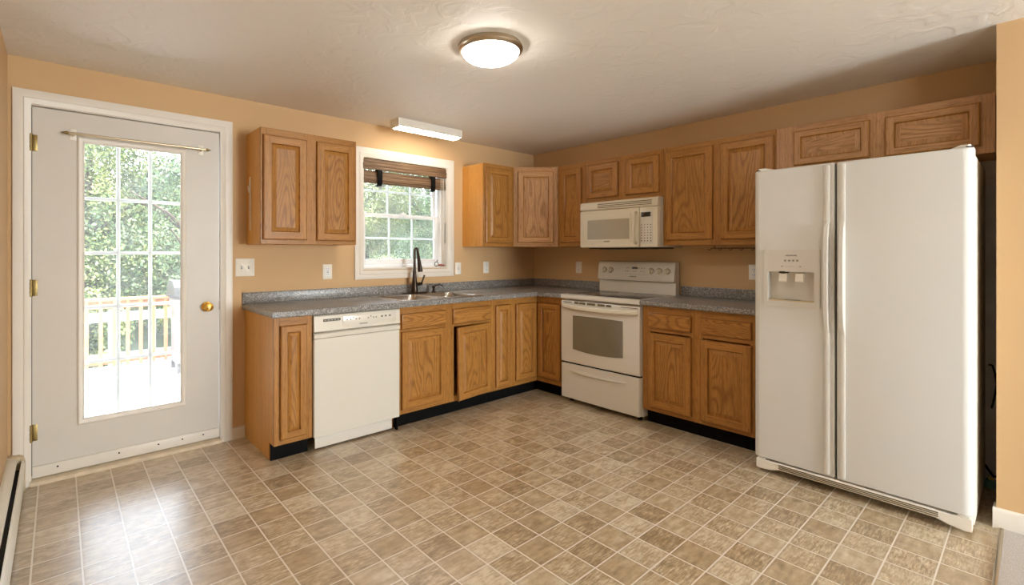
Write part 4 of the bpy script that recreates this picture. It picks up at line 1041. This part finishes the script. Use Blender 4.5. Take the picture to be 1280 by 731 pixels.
for r_ in range(4):
    for c_ in range(12): s.box(-.33 + c_ * .056, -.30 + c_ * .056, -.23, -.215, .56 - r_ * .035, .572 - r_ * .035, 'dark')
s.build('slotted_panel', gl_)
for x in (-.34, .34):
    for y in (-.2, .22): s = MB(); s.box(x - .02, x + .02, y - .02, y + .02, 0, .12, 'dark'); s.build('leg', gl_)
s = MB(); s.box(.40, .60, -.2, .2, .86, .90, 'railwood', .006); s.build('side_shelf', gl_)
# ground: lawn rising to a bank
s = MB(); k = s.mi('ground'); kd = s.mi('drive'); rows = []
ys = [.15, 4, 7, 9, 11, 13, 16, 20, 30, 45]; zs = [-1.0, -1.0, -1.0, -.8, -.1, .55, 1.0, 1.8, 4, 7]
for y, z in zip(ys, zs): rows.append([s.bm.verts.new((-22 + 4 * i, y, z)) for i in range(14)])
for a, (r0, r1) in enumerate(zip(rows, rows[1:])):
    for i in range(13): f = s.bm.faces.new((r0[i], r0[i + 1], r1[i + 1], r1[i])); f.material_index = kd if (a == 5 and i > 6) else k; f.smooth = True
struct(s.build('ground'))
def tree(label, cat, name, x, y, z, h, r, mat, n, group, seed, trunk=True, leaf=.07):
    rd = random.Random(seed); t = thing(name, label, cat, (x, y, z), 0, group)
    if trunk:
        s = MB(); s.tube([(0, 0, -.2), (.05, 0, h * .3), (.0, .08, h * .6), (.1, .1, h * .85)], [r * .09, r * .07, r * .05, .03], 'bark', 10)
        for i in range(6):
            a = rd.uniform(0, 6.28); z0_ = h * rd.uniform(.3, .6); s.tube([(0, 0, z0_), (math.cos(a) * r * .35, math.sin(a) * r * .35, z0_ + h * .12), (math.cos(a) * r * .75, math.sin(a) * r * .75, z0_ + h * .2)], [r * .03, r * .02, .01], 'bark', 6)
        s.build('trunk', t)
    lobes = []
    for i in range(26):
        a = rd.uniform(0, 6.28); q = rd.uniform(.1, .85) * r; zz = rd.uniform(.06 if not trunk else .14, .92) * h
        q *= 1 - .45 * max(0, zz / h - .5) * 2 * .8
        lobes.append((math.cos(a) * q, math.sin(a) * q, zz, rd.uniform(.28, .5) * r))
    V = []; F = []
    for i in range(n):
        lx, ly, lz, lr = lobes[rd.randrange(len(lobes))]
        d = Vector((rd.gauss(0, 1), rd.gauss(0, 1), rd.gauss(0, 1))).normalized(); p = Vector((lx, ly, lz)) + d * lr * (rd.random() ** .35)
        nrm = (d + Vector((rd.gauss(0, .6), rd.gauss(0, .6), rd.gauss(0, .6)))).normalized()
        u_ = nrm.orthogonal().normalized(); a = rd.uniform(0, 6.28); v_ = nrm.cross(u_); U = u_ * math.cos(a) + v_ * math.sin(a); Wv = nrm.cross(U)
        L_ = leaf * rd.uniform(.6, 1.4); b = len(V)
        V += [p - U * L_ * .5, p + Wv * L_ * .28, p + U * L_ * .6, p - Wv * L_ * .28]; F.append((b, b + 1, b + 2, b + 3))
    me = bpy.data.meshes.new('foliage'); me.from_pydata(V, [], F); me.materials.append(M[mat]); o = bpy.data.objects.new('foliage', me); COL.objects.link(o); o.parent = t
    return t
G = 'trees on the bank behind the house'
TR = [(-5.4, 8.6, -.9, 4.9, 1.75, 'leaf2', 'tall yellow-green tree seen through the left panes of the door'), (-3.5, 9.8, -.7, 5.2, 1.9, 'leaf1', 'tall green tree seen through the middle panes of the door'),
      (-1.6, 8.8, -.9, 4.9, 1.8, 'leaf3', 'deep green tree seen through the right panes of the door'), (.3, 11.0, -.2, 5.0, 2.0, 'leaf1', 'green tree beyond the deck hidden mostly by the wall cabinet'),
      (2.7, 12.5, .4, 5.0, 1.9, 'leaf1', 'green tree seen through the left panes of the kitchen window'), (5.1, 13.8, .6, 5.2, 1.9, 'leaf2', 'yellow-green tree seen through the middle panes of the kitchen window'),
      (7.2, 12.4, .4, 5.0, 1.8, 'leaf3', 'deep green tree seen through the right panes of the kitchen window')]
for i, (x, y, z, h, r, m, lb) in enumerate(TR): tree(lb, 'tree', 'leafy_tree', x, y, z, h, r, m, 30000, G, 10 + i, True, .068)
BK = [(-7.6, 14.5), (-3.6, 15.5), (.6, 16.0), (4.6, 18.5), (9.2, 18.5)]
for i, (x, y) in enumerate(BK): tree('tall pale green tree in the back row beyond the nearer trees', 'tree', 'leafy_tree', x, y, 1.0, 5.8, 2.3, ('leaf1', 'leaf2')[i % 2], 14000, 'back row of trees', 40 + i, True, .12)
SH = [(-5.3, 7.2, 'leaf3', 'low dark green shrub behind the left of the white fence'), (-3.6, 7.3, 'leaf1', 'low green shrub behind the middle of the white fence'), (-1.9, 7.2, 'leaf2', 'low yellow-green shrub behind the right of the white fence')]
for i, (x, y, m, lb) in enumerate(SH): tree(lb, 'shrub', 'leafy_shrub', x, y, -.98, 1.7, .72, m, 7000, 'shrubs behind the fence', 70 + i, False, .07)
